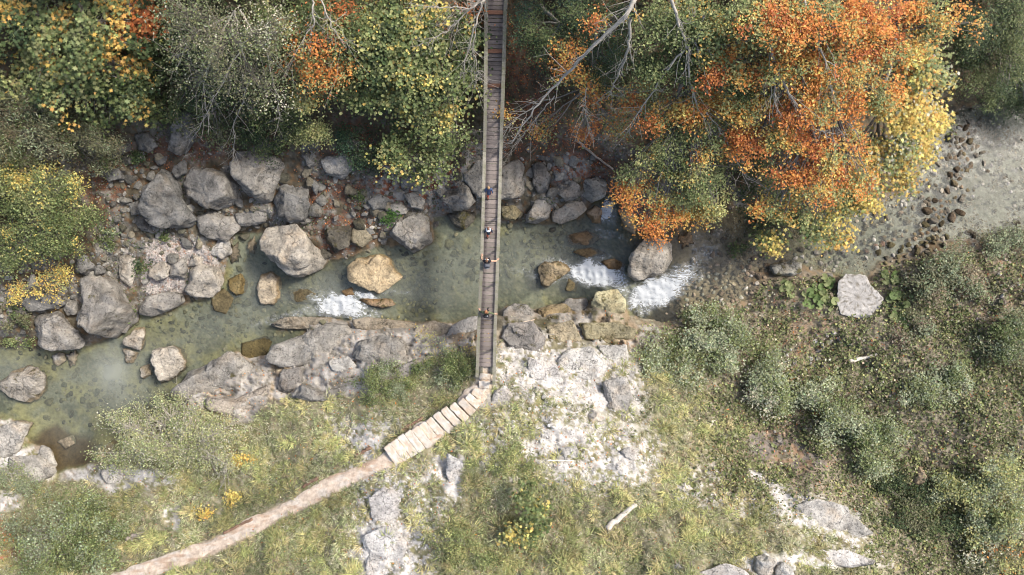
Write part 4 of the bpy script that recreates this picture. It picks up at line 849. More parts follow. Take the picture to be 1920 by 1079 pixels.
# pebbles nobody could count
def pebbles(name, label, mask, n, r0, r1, tones, box_):
    x0, y0, x1, y1 = box_
    r = np.random.default_rng(len(name) + n)
    X = r.uniform(x0, x1, n * 6); Y = r.uniform(y0, y1, n * 6)
    k = r.random(n * 6) < at_mask(mask, X, Y)
    X, Y = X[k][:n], Y[k][:n]; n = len(X)
    d, f = ICO[1]
    Z = hz(X, Y); C0 = W(X, Y, Z)
    S = (r0 + (r1 - r0) * r.random(n) ** 2.5)[:, None, None] * KPX * 40
    A = r.uniform(0, 6.28, n); ca, sa = np.cos(A), np.sin(A)
    D = d[None] * (1 + .28 * r.normal(size=(n, len(d), 1))) * np.stack([r.uniform(.8, 1.2, n), r.uniform(.6, 1, n), r.uniform(.4, .7, n)], -1)[:, None]
    V = np.stack([D[..., 0] * ca[:, None] - D[..., 1] * sa[:, None], D[..., 0] * sa[:, None] + D[..., 1] * ca[:, None], D[..., 2]], -1) * S + C0[:, None]
    Fc = (f[None] + (np.arange(n) * len(d))[:, None, None]).reshape(-1, 3)
    t_ = np.asarray(tones)[r.integers(0, len(tones), n)] * r.uniform(.7, 1.3, (n, 1))
    o = link(name, mesh_np(name, V.reshape(-1, 3), [Fc], [M_pebble], {'col': np.repeat(t_, len(d), 0)}, False))
    tag(o, label, None, None, 'stuff')
pebbles("beach_pebbles", "pale pink and white pebbles on the small beach by the side pool", BEACH, 2600, .9, 2.6, [(.40,.37,.34),(.33,.27,.24),(.27,.25,.22)], (210, 430, 420, 565))
pebbles("scree_gravel", "white limestone gravel scattered over the sunlit slope", SCREE * sstep(.42, .56, n_a), 9000, .6, 2.1, [(.38,.365,.34),(.30,.285,.26),(.46,.445,.42)], (600, 640, 1700, 1079))
shal = sstep(1290, 1400, GX) * sstep(3, -3, DW)
pebbles("stream_gravel", "brown gravel on the shallow stream bed", shal * sstep(.42, .55, n_b), 5200, .8, 3.0, [(.26,.20,.14),(.20,.17,.12),(.34,.30,.24)], (1290, 190, 1940, 590))
pebbles("bank_gravel", "grey rubble between the bank boulders", north * sstep(215, 290, GY) * (1 - LITTER * .6) * sstep(-2, 8, DW) * sstep(.42, .56, n_b), 6500, .8, 3.4, [(.19,.18,.16),(.25,.235,.205),(.14,.135,.12)], (0, 220, 1420, 640))

# ------------------------------------------------------------------ footbridge
def deck_z(py): return 5.45 + 1.15 * float(sstep(260, -60, np.asarray(py, float)))
def deck_c(py): return np.interp(py, [-70, 0, 240, 470, 620, 700], [934, 931, 925, 919, 912.5, 911.5])
def deck_pt(py, dz=0): return W(deck_c(py), py, deck_z(py) + dz)
BR = empty("footbridge", deck_pt(690), "narrow wooden footbridge with handrails crossing the stream", "footbridge")
bb = np.array(BR.location)
def oriented(p0, p1, width, thick, name, mat, parent=BR, base=bb, jitter=0.0, roll=0.0):
    """a sawn timber from p0 to p1, a mesh centred on itself with x along its length"""
    p0, p1 = np.asarray(p0), np.asarray(p1)
    d = p1 - p0; L = np.linalg.norm(d); d = d / L
    s = np.cross([0, 0, 1.0], d); s /= np.linalg.norm(s) + 1e-9
    u = np.cross(d, s)
    r = np.random.default_rng(int(abs(p0).sum() * 1000) % 99991)
    ns = max(2, int(L / .35))
    g = Geo()
    ts = np.linspace(-.5, .5, ns + 1)
    ring = np.array([(-.5, -.42), (-.42, -.5), (.42, -.5), (.5, -.42), (.5, .42), (.42, .5), (-.42, .5), (-.5, .42)])
    V = np.stack([np.stack([np.full(8, t_ * L), ring[:, 0] * width, ring[:, 1] * thick], -1) for t_ in ts])
    V[1:-1, :, 1] += r.normal(0, jitter, (ns - 1, 1)); V[1:-1, :, 2] += r.normal(0, jitter * .6, (ns - 1, 1))
    i = np.arange(ns)[:, None] * 8; j = np.arange(8)[None]; k = (j + 1) % 8
    Fq = np.stack([i + j, i + k, i + 8 + k, i + 8 + j], -1).reshape(-1, 4)
    caps = np.array([list(range(8))[::-1], [ns * 8 + q for q in range(8)]])
    o = link(name, mesh_np(name, V.reshape(-1, 3), [Fq, caps], [mat]), parent)
    M = Matrix((tuple(d), tuple(s), tuple(u))).transposed().to_4x4()
    if roll: M = M @ Matrix.Rotation(roll, 4, 'X')
    M.translation = Vector((p0 + p1) / 2 - base)
    o.matrix_local = M
    return o
py = 688.0; i = 0
DECKW = .80
while py > -66:
    pitch = 8.0 + random.uniform(-.5, .7)
    c0, c1 = deck_pt(py), deck_pt(py - pitch)
    mid = (c0 + c1) / 2; ln = np.linalg.norm(c1 - c0)
    w2 = (DECKW + (.07 if py < 140 else 0)) / 2 + random.uniform(0, .03)
    f = (c1 - c0) / ln; side = np.cross(f, [0, 0, 1.0]); side /= np.linalg.norm(side)
    zj = np.array([0, 0, random.uniform(-.010, .010)])
    sk = f * random.uniform(-.006, .006)
    oriented(mid - side * w2 + zj - sk, mid + side * w2 + zj + sk, ln - random.choice([.012, .018, .024, .03, .036]), .045, "plank", M_plank)
    py -= pitch; i += 1
for py in (24, 96.5, 161):
    c = deck_pt(py, .06); o = oriented(c - [.44, 0, 0], c + [.44, 0, 0], .21, .07, "crosspiece", M_cleat)
    o['label'] = "new reddish brown cross board on the dark deck"
for py in (373, 419, 512, 566, 660, 307):
    c = deck_pt(py, .045); o = oriented(c - [.40, 0, 0], c + [.40, 0, 0], .035, .03, "batten", M_rail)
RAILL = [(-70,913.5),(0,911.5),(120,911),(240,909.5),(470,904),(620,897.3),(708,894.3)]
RAILR = [(-70,951),(0,947.3),(120,944.8),(240,940.4),(470,934),(620,928.2),(722,926.2)]
def rail_pt(line, py, dz):
    xs = np.interp(py, [a for a, b in line], [b for a, b in line])
    return W(xs, py, deck_z(py) + dz)
for line in (RAILL, RAILR):
    end = line[-1][0]
    cuts = [end, 612, 500, 390, 285, 190, 95, 0, -70]
    if line is RAILR: cuts = [end, 640, 545, 440, 330, 235, 140, 40, -70]
    for a, b in zip(cuts[:-1], cuts[1:]):
        w = .175 if a > 240 else .20
        oriented(rail_pt(line, a - .25, 1.0), rail_pt(line, b + .25, 1.0), w, .06, "handrail", M_rail, jitter=.004)
        oriented(rail_pt(line, a - .3, .20), rail_pt(line, b + .3, .20), .05, .12, "low_rail", M_rail, jitter=.003)
    py = end - 6
    while py > -70:
        oriented(rail_pt(line, py, -.35), rail_pt(line, py, .965), .10, .10, "post", M_rail)
        py -= 62
for sx in (-.3, .3):
    pts = [deck_pt(py, -.14) + np.array([sx, 0, 0]) for py in (702, 560, 420, 280, 200, 130, 60, -70)]
    for a, b in zip(pts[:-1], pts[1:]):
        oriented(a, b, .2, .2, "beam", M_rail)

# ------------------------------------------------------------------ stone steps down to the footbridge
ST = empty("stone_staircase", W(893, 740, hz(893, 740)), "flight of pale sandy steps from the path down to the footbridge", "staircase")
sb = np.array(ST.location)
M_step = mat_attr("pale_step_stone", detail=4.0, amt=.22, bump=.5, fine=16.0)
TREADS = [[(900,688),(923,688),(923,699),(900,699)],[(899,700),(921,701),(920,713),(899,712)],[(897,714),(919,716),(917,729),(898,728)]]
for q in np.linspace(0, 1, 13):
    cx_ = np.interp(q, [0, .17, .5, 1], [898, 874, 818, 737]); cy_ = np.interp(q, [0, .17, .5, 1], [741, 763, 803, 853])
    an = np.interp(q, [0, .15, .5, 1], [.62, .78, .86, .97]); hl = np.interp(q, [0, .3, .55, 1], [14, 21, 24, 22]) + random.uniform(-1, 1); hr = np.interp(q, [0, 1], [7.3, 8.0]) + random.uniform(-.35, .25)
    u_ = np.array([math.cos(an), math.sin(an)]); v_ = np.array([-u_[1], u_[0]]); c_ = np.array([cx_, cy_]) + u_ * random.uniform(-1, 1)
    TREADS.append([tuple(c_ - u_ * hl - v_ * hr), tuple(c_ - u_ * hl + v_ * hr), tuple(c_ + u_ * hl + v_ * hr), tuple(c_ + u_ * hl - v_ * hr)])
for i, T in enumerate(TREADS):
    T = np.array(T, float); c = T.mean(0)
    zt = 5.30 - .10 * i if i < 3 else float(np.interp(i, [3, 13], [5.25, 6.6]))
    zt = float(hz(T[:, 0], T[:, 1]).max()) + .05
    # a worn slab: outline resampled, edges rounded and roughened
    n_ = 40; per = np.vstack([T, T[:1]]); L = np.concatenate([[0], np.cumsum(np.hypot(*np.diff(per, axis=0).T))])
    u = np.linspace(0, L[-1], n_, endpoint=False)
    ox, oy = np.interp(u, L, per[:, 0]), np.interp(u, L, per[:, 1])
    ker = np.array([1, 2, 1]) / 4
    ox = np.convolve(np.r_[ox[-1], ox, ox[0]], ker, 'valid'); oy = np.convolve(np.r_[oy[-1], oy, oy[0]], ker, 'valid')
    ox += (fbm(u / 5, u * 0 + i, 3, 71) - .5) * 2.6; oy += (fbm(u / 5, u * 0 + i, 3, 72) - .5) * 2.6
    rings = []
    for s_, dz in ((1.0, -.28), (1.0, -.04), (.93, 0.0), (.6, .008), (.25, .0)):
        X = c[0] + (ox - c[0]) * s_; Y = c[1] + (oy - c[1]) * s_
        rings.append(W(X, Y, zt + dz + .022 * (fbm(X / 4, Y / 4, 3, 73) - .5)))
    V = np.concatenate(rings); nr = len(rings)
    a = np.arange(nr - 1)[:, None] * n_; j = np.arange(n_)[None]; k = (j + 1) % n_
    Fq = np.stack([a + j, a + n_ + j, a + n_ + k, a + k], -1).reshape(-1, 4)
    cc = W(c[0], c[1], zt)
    V = np.vstack([V, cc]); Ft = np.stack([np.arange(n_) + (nr - 1) * n_, np.full(n_, len(V) - 1), (np.arange(n_) + 1) % n_ + (nr - 1) * n_], -1)
    pxv, pyv = to_px(V)
    col = C3(.46, .425, .37) * random.uniform(.82, 1.12) * (.8 + .4 * fbm(pxv / 5, pyv / 5, 3, 74))[:, None]
    edge_ = sstep(.45, .62, fbm(pxv / 7, pyv / 7, 3, 75 + i))
    col = col * (1 - .6 * edge_[:, None]) + C3(.40, .30, .21) * (.6 * edge_[:, None])
    link("step", mesh_np("step", V - sb, [Fq, Ft], [M_step], {'col': col}, False), ST)

def log(pts, r0, r1, label, name="log", cat="log", col=(.5, .46, .40), lift=.6, sides=9, z=None):
    pts = np.asarray(pts, float)
    n = 14; tt = np.linspace(0, len(pts) - 1, n)
    x = np.interp(tt, np.arange(len(pts)), pts[:, 0]); y = np.interp(tt, np.arange(len(pts)), pts[:, 1])
    zz = hz(x, y); zz = np.linspace(zz[0], zz[-1], n) * .6 + zz * .4
    if z is not None: zz = np.linspace(z[0], z[1], n)
    rad = np.linspace(r0, r1, n) * (1 + .25 * (fbm(tt * 1.3, tt * 0 + pts[0, 0], 3, 81) - .5))
    P = W(x, y, zz + rad * lift); P[1:-1] += np.random.default_rng(int(pts[0, 0])).normal(0, r0 * .15, (n - 2, 3))
    Vv, Fv = tube(P, rad, sides)
    b = P[0] - [0, 0, r0]
    c = np.asarray(col) * (.65 + .7 * fbm(Vv[:, 0] * 3, Vv[:, 1] * 9, 3, 82))[:, None]
    o = link(name, mesh_np(name, Vv - b, Fv, [M_bark], {'col': c}, True)); o.location = b
    return tag(o, label, cat)
log([(1137,992),(1165,968),(1192,945)], .17, .12, "thick weathered white log lying in the sunlit grass", col=(.46,.425,.37))
log([(1592,678),(1620,672),(1646,664)], .13, .08, "pale grey log lying in the ground cover on the right", col=(.58,.53,.45))
log([(1024,864),(1050,864),(1080,865)], .05, .03, "thin bleached stick lying across the white scree", "stick", "stick", (.62,.58,.5))
log([(960,608),(985,604),(1002,600)], .05, .03, "thin bleached stick on the rock ledge right of the footbridge", "stick", "stick", (.55,.45,.35))
log([(372,862),(405,858),(442,856)], .16, .11, "mossy fallen trunk under the pale spreading bush", col=(.34,.29,.24))
log([(238,1010),(262,1002),(282,998)], .16, .08, "grey brown log in the grass left of the path", col=(.33,.28,.24))
log([(0,1046),(40,1032),(74,1012)], .16, .1, "rotten red brown log in the bottom left corner", col=(.30,.13,.08))
log([(1080,262),(1110,288),(1150,318)], .08, .05, "bare fallen branch lying on the red leaf bank", "fallen_branch", "branch", (.30,.26,.22))
log([(1330,803),(1338,790),(1346,786)], .05, .03, "crooked white twig in the dark undergrowth", "stick", "stick", (.6,.55,.48))
log([(1090,1000),(1075,1012),(1048,1022)], .04, .03, "thin grey stick in the grass left of the white log", "stick", "stick", (.5,.45,.4))
for p_, lab in (([(480,985),(455,997),(425,1012)], "weathered orange edging log along the lower part of the path"), ([(604,907),(590,915),(575,925)], "short rust coloured edging log on the middle part of the path"), ([(702,850),(690,857),(672,867)], "short dark edging log near the foot of the steps"), ([(800,795),(780,806),(760,818)], "edging log along the upper steps")):
    pp = np.array(p_, float); d_ = pp[-1] - pp[0]; nrm_ = np.array([-d_[1], d_[0]]) / np.hypot(*d_)
    if nrm_[1] > 0: nrm_ = -nrm_
    log(pp + nrm_ * 13, .10, .08, lab, "edging_log", "log", (.20,.125,.085), lift=.8)
# ------------------------------------------------------------------ vegetation
LEAF = {  # outlines along +x, unit length, slightly folded along the midrib; triangles
 'small': (np.array([(0,0,0),(.45,.30,.07),(1,0,-.05),(.45,-.30,.07)]), np.array([(0,2,1),(0,3,2)])),
 'round': (np.array([(0,0,0),(.25,.36,.05),(.7,.36,.06),(1,0,-.06),(.7,-.36,.06),(.25,-.36,.05)]), np.array([(0,3,1),(1,3,2),(0,5,3),(5,4,3)])),
 'maple': (np.array([(0,0,0),(.30,.16,.02),(.12,.50,-.06),(.50,.30,.03),(.62,.52,-.05),(.70,.14,.03),(1.05,0,-.08),(.70,-.14,.03),(.62,-.52,-.05),(.50,-.30,.03),(.12,-.50,-.06),(.30,-.16,.02)]),
           np.array([(0,3,1),(1,3,2),(0,5,3),(3,5,4),(0,7,5),(5,7,6),(0,9,7),(7,9,8),(0,11,9),(11,10,9)])),
 'needle': (np.array([(0,.06,0),(.5,.16,.03),(1,0,0),(.5,-.16,.03),(0,-.06,0)]), np.array([(0,4,1),(4,3,1),(1,3,2)])),
}
def place_leaves(c, ln, yaw, tilt, roll, shape, col):
    tv, tf = LEAF[shape]; n = len(c)
    cy, sy, ct, stt, cr, sr = np.cos(yaw), np.sin(yaw), np.cos(tilt), np.sin(tilt), np.cos(roll), np.sin(roll)
    X, Y, Z = (tv[None, :, k] * ln[:, None] for k in range(3))
    Y, Z = Y * cr[:, None] - Z * sr[:, None], Y * sr[:, None] + Z * cr[:, None]
    X, Z = X * ct[:, None] + Z * stt[:, None], -X * stt[:, None] + Z * ct[:, None]
    X, Y = X * cy[:, None] - Y * sy[:, None], X * sy[:, None] + Y * cy[:, None]
    V = np.stack([X, Y, Z], -1) + c[:, None]
    F = (tf[None] + (np.arange(n) * len(tv))[:, None, None]).reshape(-1, 3)
    return V.reshape(-1, 3), F, np.repeat(col, len(tv), 0)
GREEN, DGREEN, LGREEN, OLIVE = (.115,.145,.055), (.052,.078,.034), (.22,.25,.105), (.165,.165,.09)
YELLOW, ORANGE, RUSTC, PALEL, YGREEN, GREYG, AMBER = (.58,.46,.14), (.65,.27,.075), (.44,.155,.055), (.44,.43,.31), (.36,.36,.15), (.25,.28,.17), (.62,.39,.11)
def pick(pal, n, r):
    cs = np.array([c for c, w in pal]); w = np.array([w for c, w in pal], float); w /= w.sum()
    return cs[r.choice(len(cs), n, p=w)]
def cloud(blobs, dens, ln, pal, r, clump=.45, per=28, shape='small', tilt=.5, mix=.3, flat=.35):
    Vs, Fs, Cs, clumps, n0 = [], [], [], [], 0
    for b in blobs:
        px, py, rx, ry, hb = b[:5]; pl = b[5] if len(b) > 5 else pal; dn = dens * (b[6] if len(b) > 6 else 1)
        nl = int(math.pi * rx * ry * dn * 1.15); nc = max(2, nl // per)
        nbg = max(5, nc // 6); bo = r.integers(0, nbg, nc); ba = r.uniform(0, 2 * math.pi, nbg)
        q = np.sqrt(r.random(nc)) * (1 + .10 * r.normal(size=nc)); a = ba[bo] + r.normal(0, .16, nc) + .35 * (q - .5) * np.sign(np.sin(ba[bo] * 7))
        wob = 1 + .25 * np.sin(a * 3 + px) + .15 * np.sin(a * 5 + py)
        cx = px + rx * q * np.cos(a) * wob; cyy = py + ry * q * np.sin(a) * wob
        R_m = KPX * 38 * min(rx, ry)
        top = np.sqrt(np.clip(1 - q * q, 0, 1))
        cz = hz(px, py) + hb + R_m * .55 * (top - .5) - np.abs(r.normal(0, .22, nc)) * min(1, R_m) - (r.random(nc) < .25) * R_m * .5
        cc = W(cx, cyy, cz); clumps.append(cc)
        k = r.integers(0, nc, nl)
        sc = clump * (0.55 + .5 * r.random(nc))
        off = r.normal(size=(nl, 3)) * np.stack([sc[k], sc[k], sc[k] * flat], -1)
        off[:, 2] -= .35 * np.hypot(off[:, 0], off[:, 1]) * .6
        P = cc[k] + off
        cs_ = np.array([c_ for c_, w_ in pl]); cw = np.cumsum([w_ for c_, w_ in pl]); cw = cw / cw[-1]
        u_ = np.clip((fbm(cx / 26 + 7, cyy / 26, 3, 17) - .5) / .13 * .33 + .5 + r.normal(0, .13, nc), 0, .999)
        colc = cs_[np.searchsorted(cw, u_)] * np.exp(r.normal(0, .16, (nc, 1))); col = colc[k]
        sw = r.random(nl) < mix
        sw = r.random(nl) < mix * .35
        col = np.where(sw[:, None], pick(pl, nl, r), col) * np.exp(r.normal(0, .20, (nl, 1))) * (1 + r.normal(0, .05, (nl, 3)))
        v, f, c = place_leaves(P, ln * np.clip(np.exp(r.normal(-.04, .34, nl)), .5, 1.55), r.uniform(0, 6.283, nl), r.normal(.15, tilt * .62, nl), r.normal(0, tilt * .62, nl), shape, np.clip(col, .005, .8))
        Vs.append(v); Fs.append(f + n0); Cs.append(c); n0 += len(v)
    return np.concatenate(Vs), np.concatenate(Fs), np.concatenate(Cs), clumps
def curve_pts(a, b, r, n=7, sag=.0, jit=.12):
    a, b = np.asarray(a), np.asarray(b); t = np.linspace(0, 1, n)[:, None]
    p = a + (b - a) * t
    L = np.linalg.norm(b - a)
    p[:, 2] += (np.sin(t[:, 0] * math.pi) * sag * L)
    p[1:-1] += r.normal(0, jit * L / n, (n - 2, 3))
    return p
def plant(name, label, cat, root, blobs, dens=.3, ln=.10, pal=((GREEN, 1),), shape='small', group=None, seed=0, stem_r=.12, bark=(.22,.20,.17), clump=.45, per=28, tilt=.5, mix=.3, twigs=.6, limbs=(), trunk_top=None, flat=.35, mat=None):
    """a tree or shrub: trunk, branches to every cluster of its crown, and the leaves"""
    r = np.random.default_rng(seed + int(blobs[0][0] * 3 + blobs[0][1]) % 7919)
    rp = W(root[0], root[1], float(hz(root[0], root[1])) - .1)
    T = empty(name, rp, label, cat, group)
    V, F, C, clumps = cloud(blobs, dens, ln, pal, r, clump, per, shape, tilt, mix, flat)
    cen = np.mean([c.mean(0) for c in clumps], 0)
    top = rp * .35 + cen * .65 if trunk_top is None else W(*trunk_top)
    top = top.copy(); top[2] = max(rp[2] + .4, cen[2] - .9)
    tp = curve_pts(rp, top, r, 8, 0, .08)
    tv, tf = tube(tp, np.linspace(stem_r, stem_r * .55, 8), 8)
    link("trunk", mesh_np("trunk", tv - rp, tf, [M_bark], {'col': np.asarray(bark) * (.7 + .6 * fbm(tv[:, 0] * 4, tv[:, 2] * 3, 3, 5))[:, None]}, True), T)
    g = Geo(); bc = np.asarray(bark)
    for bl, cc in zip(blobs, clumps):
        cb = cc.mean(0); cb[2] -= .25
        lp = curve_pts(tp[-1] if len(blobs) > 1 else tp[-2], cb, r, 7, .06)
        g.add(*tube(lp, np.linspace(stem_r * .5, stem_r * .18, 7), 5, False), col=bc * r.uniform(.8, 1.2))
        for c in cc[r.random(len(cc)) < twigs]:
            s_ = lp[r.integers(3, 7)]
            g.add(*tube(curve_pts(s_, c + [0, 0, -.04], r, 4, .05), np.linspace(stem_r * .16 + .004, .005, 4), 3, False), col=bc * r.uniform(.8, 1.3))
    for pts, r0, r1 in limbs:
        P3 = np.array([W(x, y, float(hz(x, y)) + h) for x, y, h in pts])
        tt = np.linspace(0, len(P3) - 1, 5 * len(P3)); P3 = np.stack([np.interp(tt, np.arange(len(P3)), P3[:, k]) for k in range(3)], -1)
        P3[1:-1] += r.normal(0, .04, (len(P3) - 2, 3))
        g.add(*tube(P3, np.linspace(r0, r1, len(P3)), 6, False), col=np.array((.36,.33,.28)) * r.uniform(.8, 1.1))
        for _ in range(int(len(P3) * 1.6)):
            i = r.integers(2, len(P3)); d = P3[min(i + 1, len(P3) - 1)] - P3[i - 1]; d = d / (np.linalg.norm(d) + 1e-6)
            e = P3[i] + (d * r.uniform(.4, 1.0) + r.normal(0, .5, 3) * [1, 1, .5]) * r.uniform(.5, 1.6)
            m_ = curve_pts(P3[i], e, r, 5, -.04)
            g.add(*tube(m_, np.linspace(max(.012, r1 * .9), .006, 5), 3, False), col=np.array((.38,.35,.30)) * r.uniform(.8, 1.15))
            e2 = m_[3] + r.normal(0, .3, 3)
            g.add(*tube(curve_pts(m_[3], e2, r, 3), np.linspace(.008, .004, 3), 3, False), col=np.array((.38,.35,.30)))
    b_ = g.build("branches", [M_bark], T, rp, True); b_['kind'] = 'stuff'
    cr = link("crown", mesh_np("crown", V - rp, [F], [mat or M_leaf], {'col': C}, False), T); cr['kind'] = 'stuff'
    return T
SAGE_ = (.31,.36,.22)
# --- far bank, from left to right
MAPLEPAL = ((DGREEN, .08), (GREEN, .42), (LGREEN, .40), (YGREEN, .04), (YELLOW, .04), (AMBER, .015))
plant("maple_tree", "green maple dotted with bright yellow leaves in the upper left corner", "tree", (150, -25),
      [(50,40,85,60,2.0),(165,50,100,70,2.4),(140,140,110,70,2.2),(235,140,70,60,1.8),(215,195,75,40,1.5,((GREEN,.6),(LGREEN,.25),(YELLOW,.12),(AMBER,.04))),(60,120,60,40,1.8,((GREEN,.4),(LGREEN,.4),(YGREEN,.1),(AMBER,.10),(ORANGE,.05))),(255,70,60,50,2.0,((GREEN,.5),(AMBER,.1),(ORANGE,.25),(RUSTC,.2))),(30,150,40,30,1.5,((GREEN,.3),(LGREEN,.3),(AMBER,.12),(YGREEN,.2))),(290,20,60,35,2.2,((GREEN,.5),(YGREEN,.1),(ORANGE,.25),(RUSTC,.18)))],
      .10, .19, MAPLEPAL, 'maple', stem_r=.2, clump=.42, per=22, mix=.3)
plant("pine_shrub", "brownish olive feathery bush at the left edge under the yellow flecked maple", "shrub", (70, 215),
      [(60,190,85,45,1.7),(120,250,85,50,1.5),(45,250,70,50,1.6),(175,290,50,30,1.2),(25,300,40,30,1.2)], .62, .12, ((OLIVE,.5),(GREYG,.25),((.15,.125,.075),.3),(GREEN,.12)), 'needle', stem_r=.08, clump=.3, per=50, tilt=.9)
plant("hazel_bush", "rounded yellow green bush at the left edge above the wedge boulder", "shrub", (50, 420),
      [(60,360,80,50,2.0),(70,430,85,60,2.2),(120,390,55,50,1.8),(20,470,50,40,1.6),(100,465,50,35,1.6),(10,330,40,30,1.6)], .34, .115, ((GREEN,.4),(LGREEN,.55),(YGREEN,.12),(YELLOW,.025)), 'small', stem_r=.09, clump=.35, per=26)
plant("yellow_sapling", "thin branch of yellow leaves hanging over the mossy boulder at left", "sapling", (25, 520),
      [(80,535,55,25,1.0),(50,550,35,20,.9),(115,520,30,18,1.0)], .17, .11, ((YELLOW,.55),(AMBER,.2),(YGREEN,.3)), 'small', stem_r=.035, clump=.25, per=14)
plant("dark_shrub", "dark green shrub behind the bare twigs in the upper left", "shrub", (400, 60),
      [(400,60,95,60,2.0),(450,140,70,70,1.6),(360,170,60,60,1.4),(470,210,40,40,1.1),(400,230,60,35,.9)], .26, .12, ((DGREEN,.5),(GREEN,.4),(OLIVE,.3)), 'small', stem_r=.1, clump=.4)
plant("bare_twig_tree", "half bare tree with pale twigs and whitish buds in the upper left", "tree", (430, 30),
      [(360,60,60,55,4.2),(430,70,75,65,4.6),(470,150,60,60,4.2),(380,150,60,50,3.8),(500,60,50,50,4.2),(340,20,60,40,4.4)], .13, .09, ((OLIVE,.4),((.19,.225,.11),.5),(LGREEN,.3),(PALEL,.12)), 'small', stem_r=.07, bark=(.20,.18,.145), clump=.6, per=9, twigs=.55,
      limbs=[([(440,20,3.2),(450,80,3.6),(470,150,3.6),(440,230,2.8),(437,290,2.0)],.05,.015),([(440,20,3.2),(400,90,3.7),(380,160,3.4),(395,240,2.4)],.05,.012),([(450,20,3.2),(500,100,3.8),(520,180,3.4),(525,220,3)],.045,.012),([(430,30,3.5),(370,60,4),(330,110,3.8)],.04,.012),([(470,60,3.5),(430,130,4),(400,190,3.6),(360,260,2.6)],.04,.012)])
plant("copper_beech", "green beech with rust red patches left of the hazel tree near the footbridge", "tree", (580, -20),
      [(530,40,70,45,3.0,((GREEN,.5),(YGREEN,.4),(OLIVE,.3))),(590,60,60,60,3.4,((GREEN,.45),(RUSTC,.35),(ORANGE,.25),(YGREEN,.3))),(580,130,60,50,3.0,((GREEN,.4),(LGREEN,.3),(RUSTC,.25),(YGREEN,.3),(ORANGE,.15))),(640,110,50,50,2.8,((GREEN,.6),(YGREEN,.3),(ORANGE,.12))),(560,180,50,25,2.4,((YGREEN,.5),(LGREEN,.4),(AMBER,.2))),(640,170,60,35,2.2,((GREEN,.6),(LGREEN,.3))),(650,30,60,40,3.2,((GREEN,.7),(RUSTC,.2),(LGREEN,.2)))],
      .27, .12, ((GREEN,1),), 'small', stem_r=.16, clump=.4, per=26, limbs=[([(585,-10,3.4),(590,40,3.8),(560,90,3.8),(540,130,3.4)],.05,.015),([(600,-10,3.4),(620,50,3.7),(650,90,3.4)],.04,.012)])
plant("hazel_tree", "round leaved green hazel flecked with yellow left of the footbridge top end", "tree", (780, 20),
      [(730,60,70,55,3.4),(800,50,60,50,3.2),(720,120,75,55,3.2),(800,130,70,60,3.2),(850,150,42,60,2.8),(760,180,70,40,2.6),(690,170,50,35,2.6),(670,60,40,40,3.0),(850,70,40,40,2.8)], .17, .15, ((DGREEN,.12),(GREEN,.5),(LGREEN,.40),(YGREEN,.05),(YELLOW,.025)), 'round', stem_r=.15, clump=.42, per=20, mix=.4)
plant("alder_sapling", "loose light green sapling with round leaves above the sandy bank by the footbridge", "tree", (760, 250),
      [(780,230,55,45,2.8),(830,240,45,45,2.6),(760,290,55,40,2.4),(820,300,38,35,2.0),(730,260,35,35,2.2),(790,320,40,22,1.6)], .12, .14, ((GREEN,.35),(LGREEN,.5),(YGREEN,.2),(YELLOW,.06)), 'round', stem_r=.07, clump=.4, per=14, mix=.4)
plant("lacy_shrub", "lacy bright green shrub above the round lichen covered boulder", "shrub", (570, 200), [(560,225,42,45,1.5),(590,250,30,30,1.2),(540,255,25,25,1.1)], .36, .10, ((GREEN,.5),(LGREEN,.3),(YGREEN,.2)), 'small', stem_r=.06, clump=.3)
plant("fern_shrub", "bluish dark green shrub beside the pale sapling above the lichen boulder", "shrub", (690, 265), [(690,285,32,35,1.2),(660,255,30,28,1.0)], .36, .11, ((DGREEN,.5),((.05,.09,.05),.5)), 'small', stem_r=.05, clump=.28)
plant("green_shrub", "low dark green shrub under the copper beech by the huge smooth boulder", "shrub", (505, 260), [(500,270,36,28,.9),(460,245,30,25,.9)], .3, .10, ((DGREEN,.6),(GREEN,.4)), 'small', stem_r=.05, clump=.3)
plant("bare_branch_tree", "leafless grey branches reaching down beside the top end of the footbridge", "tree", (935, -60), [(840,60,60,45,3.0,((OLIVE,.5),(RUSTC,.3),(GREEN,.3))),(880,30,40,30,2.4,((RUSTC,.6),(OLIVE,.3)))], .05, .10, ((OLIVE,1),), 'small', stem_r=.13, bark=(.34,.31,.26), per=6, limbs=[([(930,-30,4.2),(905,5,4.6),(890,50,4.6),(876,100,4.2),(862,150,3.8),(845,175,3.4)],.06,.015),([(925,-20,4.2),(890,15,4.6),(840,15,4.6),(790,10,4.4)],.05,.015),([(900,0,4.6),(850,50,4.4),(810,75,4.2),(785,85,4)],.04,.012),([(895,40,4.5),(885,90,4.2),(895,130,3.8),(890,160,3.4)],.03,.012)], twigs=.4)
plant("yew_tree", "dark blue green evergreen to the right of the top end of the footbridge", "tree", (1010, 10), [(1000,40,42,40,3.2),(1050,60,50,50,3.4),(1010,95,28,28,2.4),(1090,20,45,35,3.4),(1130,110,45,60,2.4),(1160,60,35,50,2.6)], .34, .11, ((DGREEN,.5),((.055,.095,.055),.5),(GREEN,.2)), 'needle', stem_r=.13, clump=.38, per=40)
OR = ((LGREEN,.07),(YGREEN,.12),(AMBER,.22),(ORANGE,.54),(RUSTC,.05))
ORV = ((AMBER,.15),(ORANGE,.8),(RUSTC,.06)); ORY = ((LGREEN,.12),(YGREEN,.24),(YELLOW,.14),(AMBER,.2),(ORANGE,.30),(RUSTC,.03)); GRB = ((LGREEN,.5),(GREEN,.42),(YGREEN,.25),(AMBER,.05)); GRD = ((GREEN,.6),(DGREEN,.3),(LGREEN,.3))
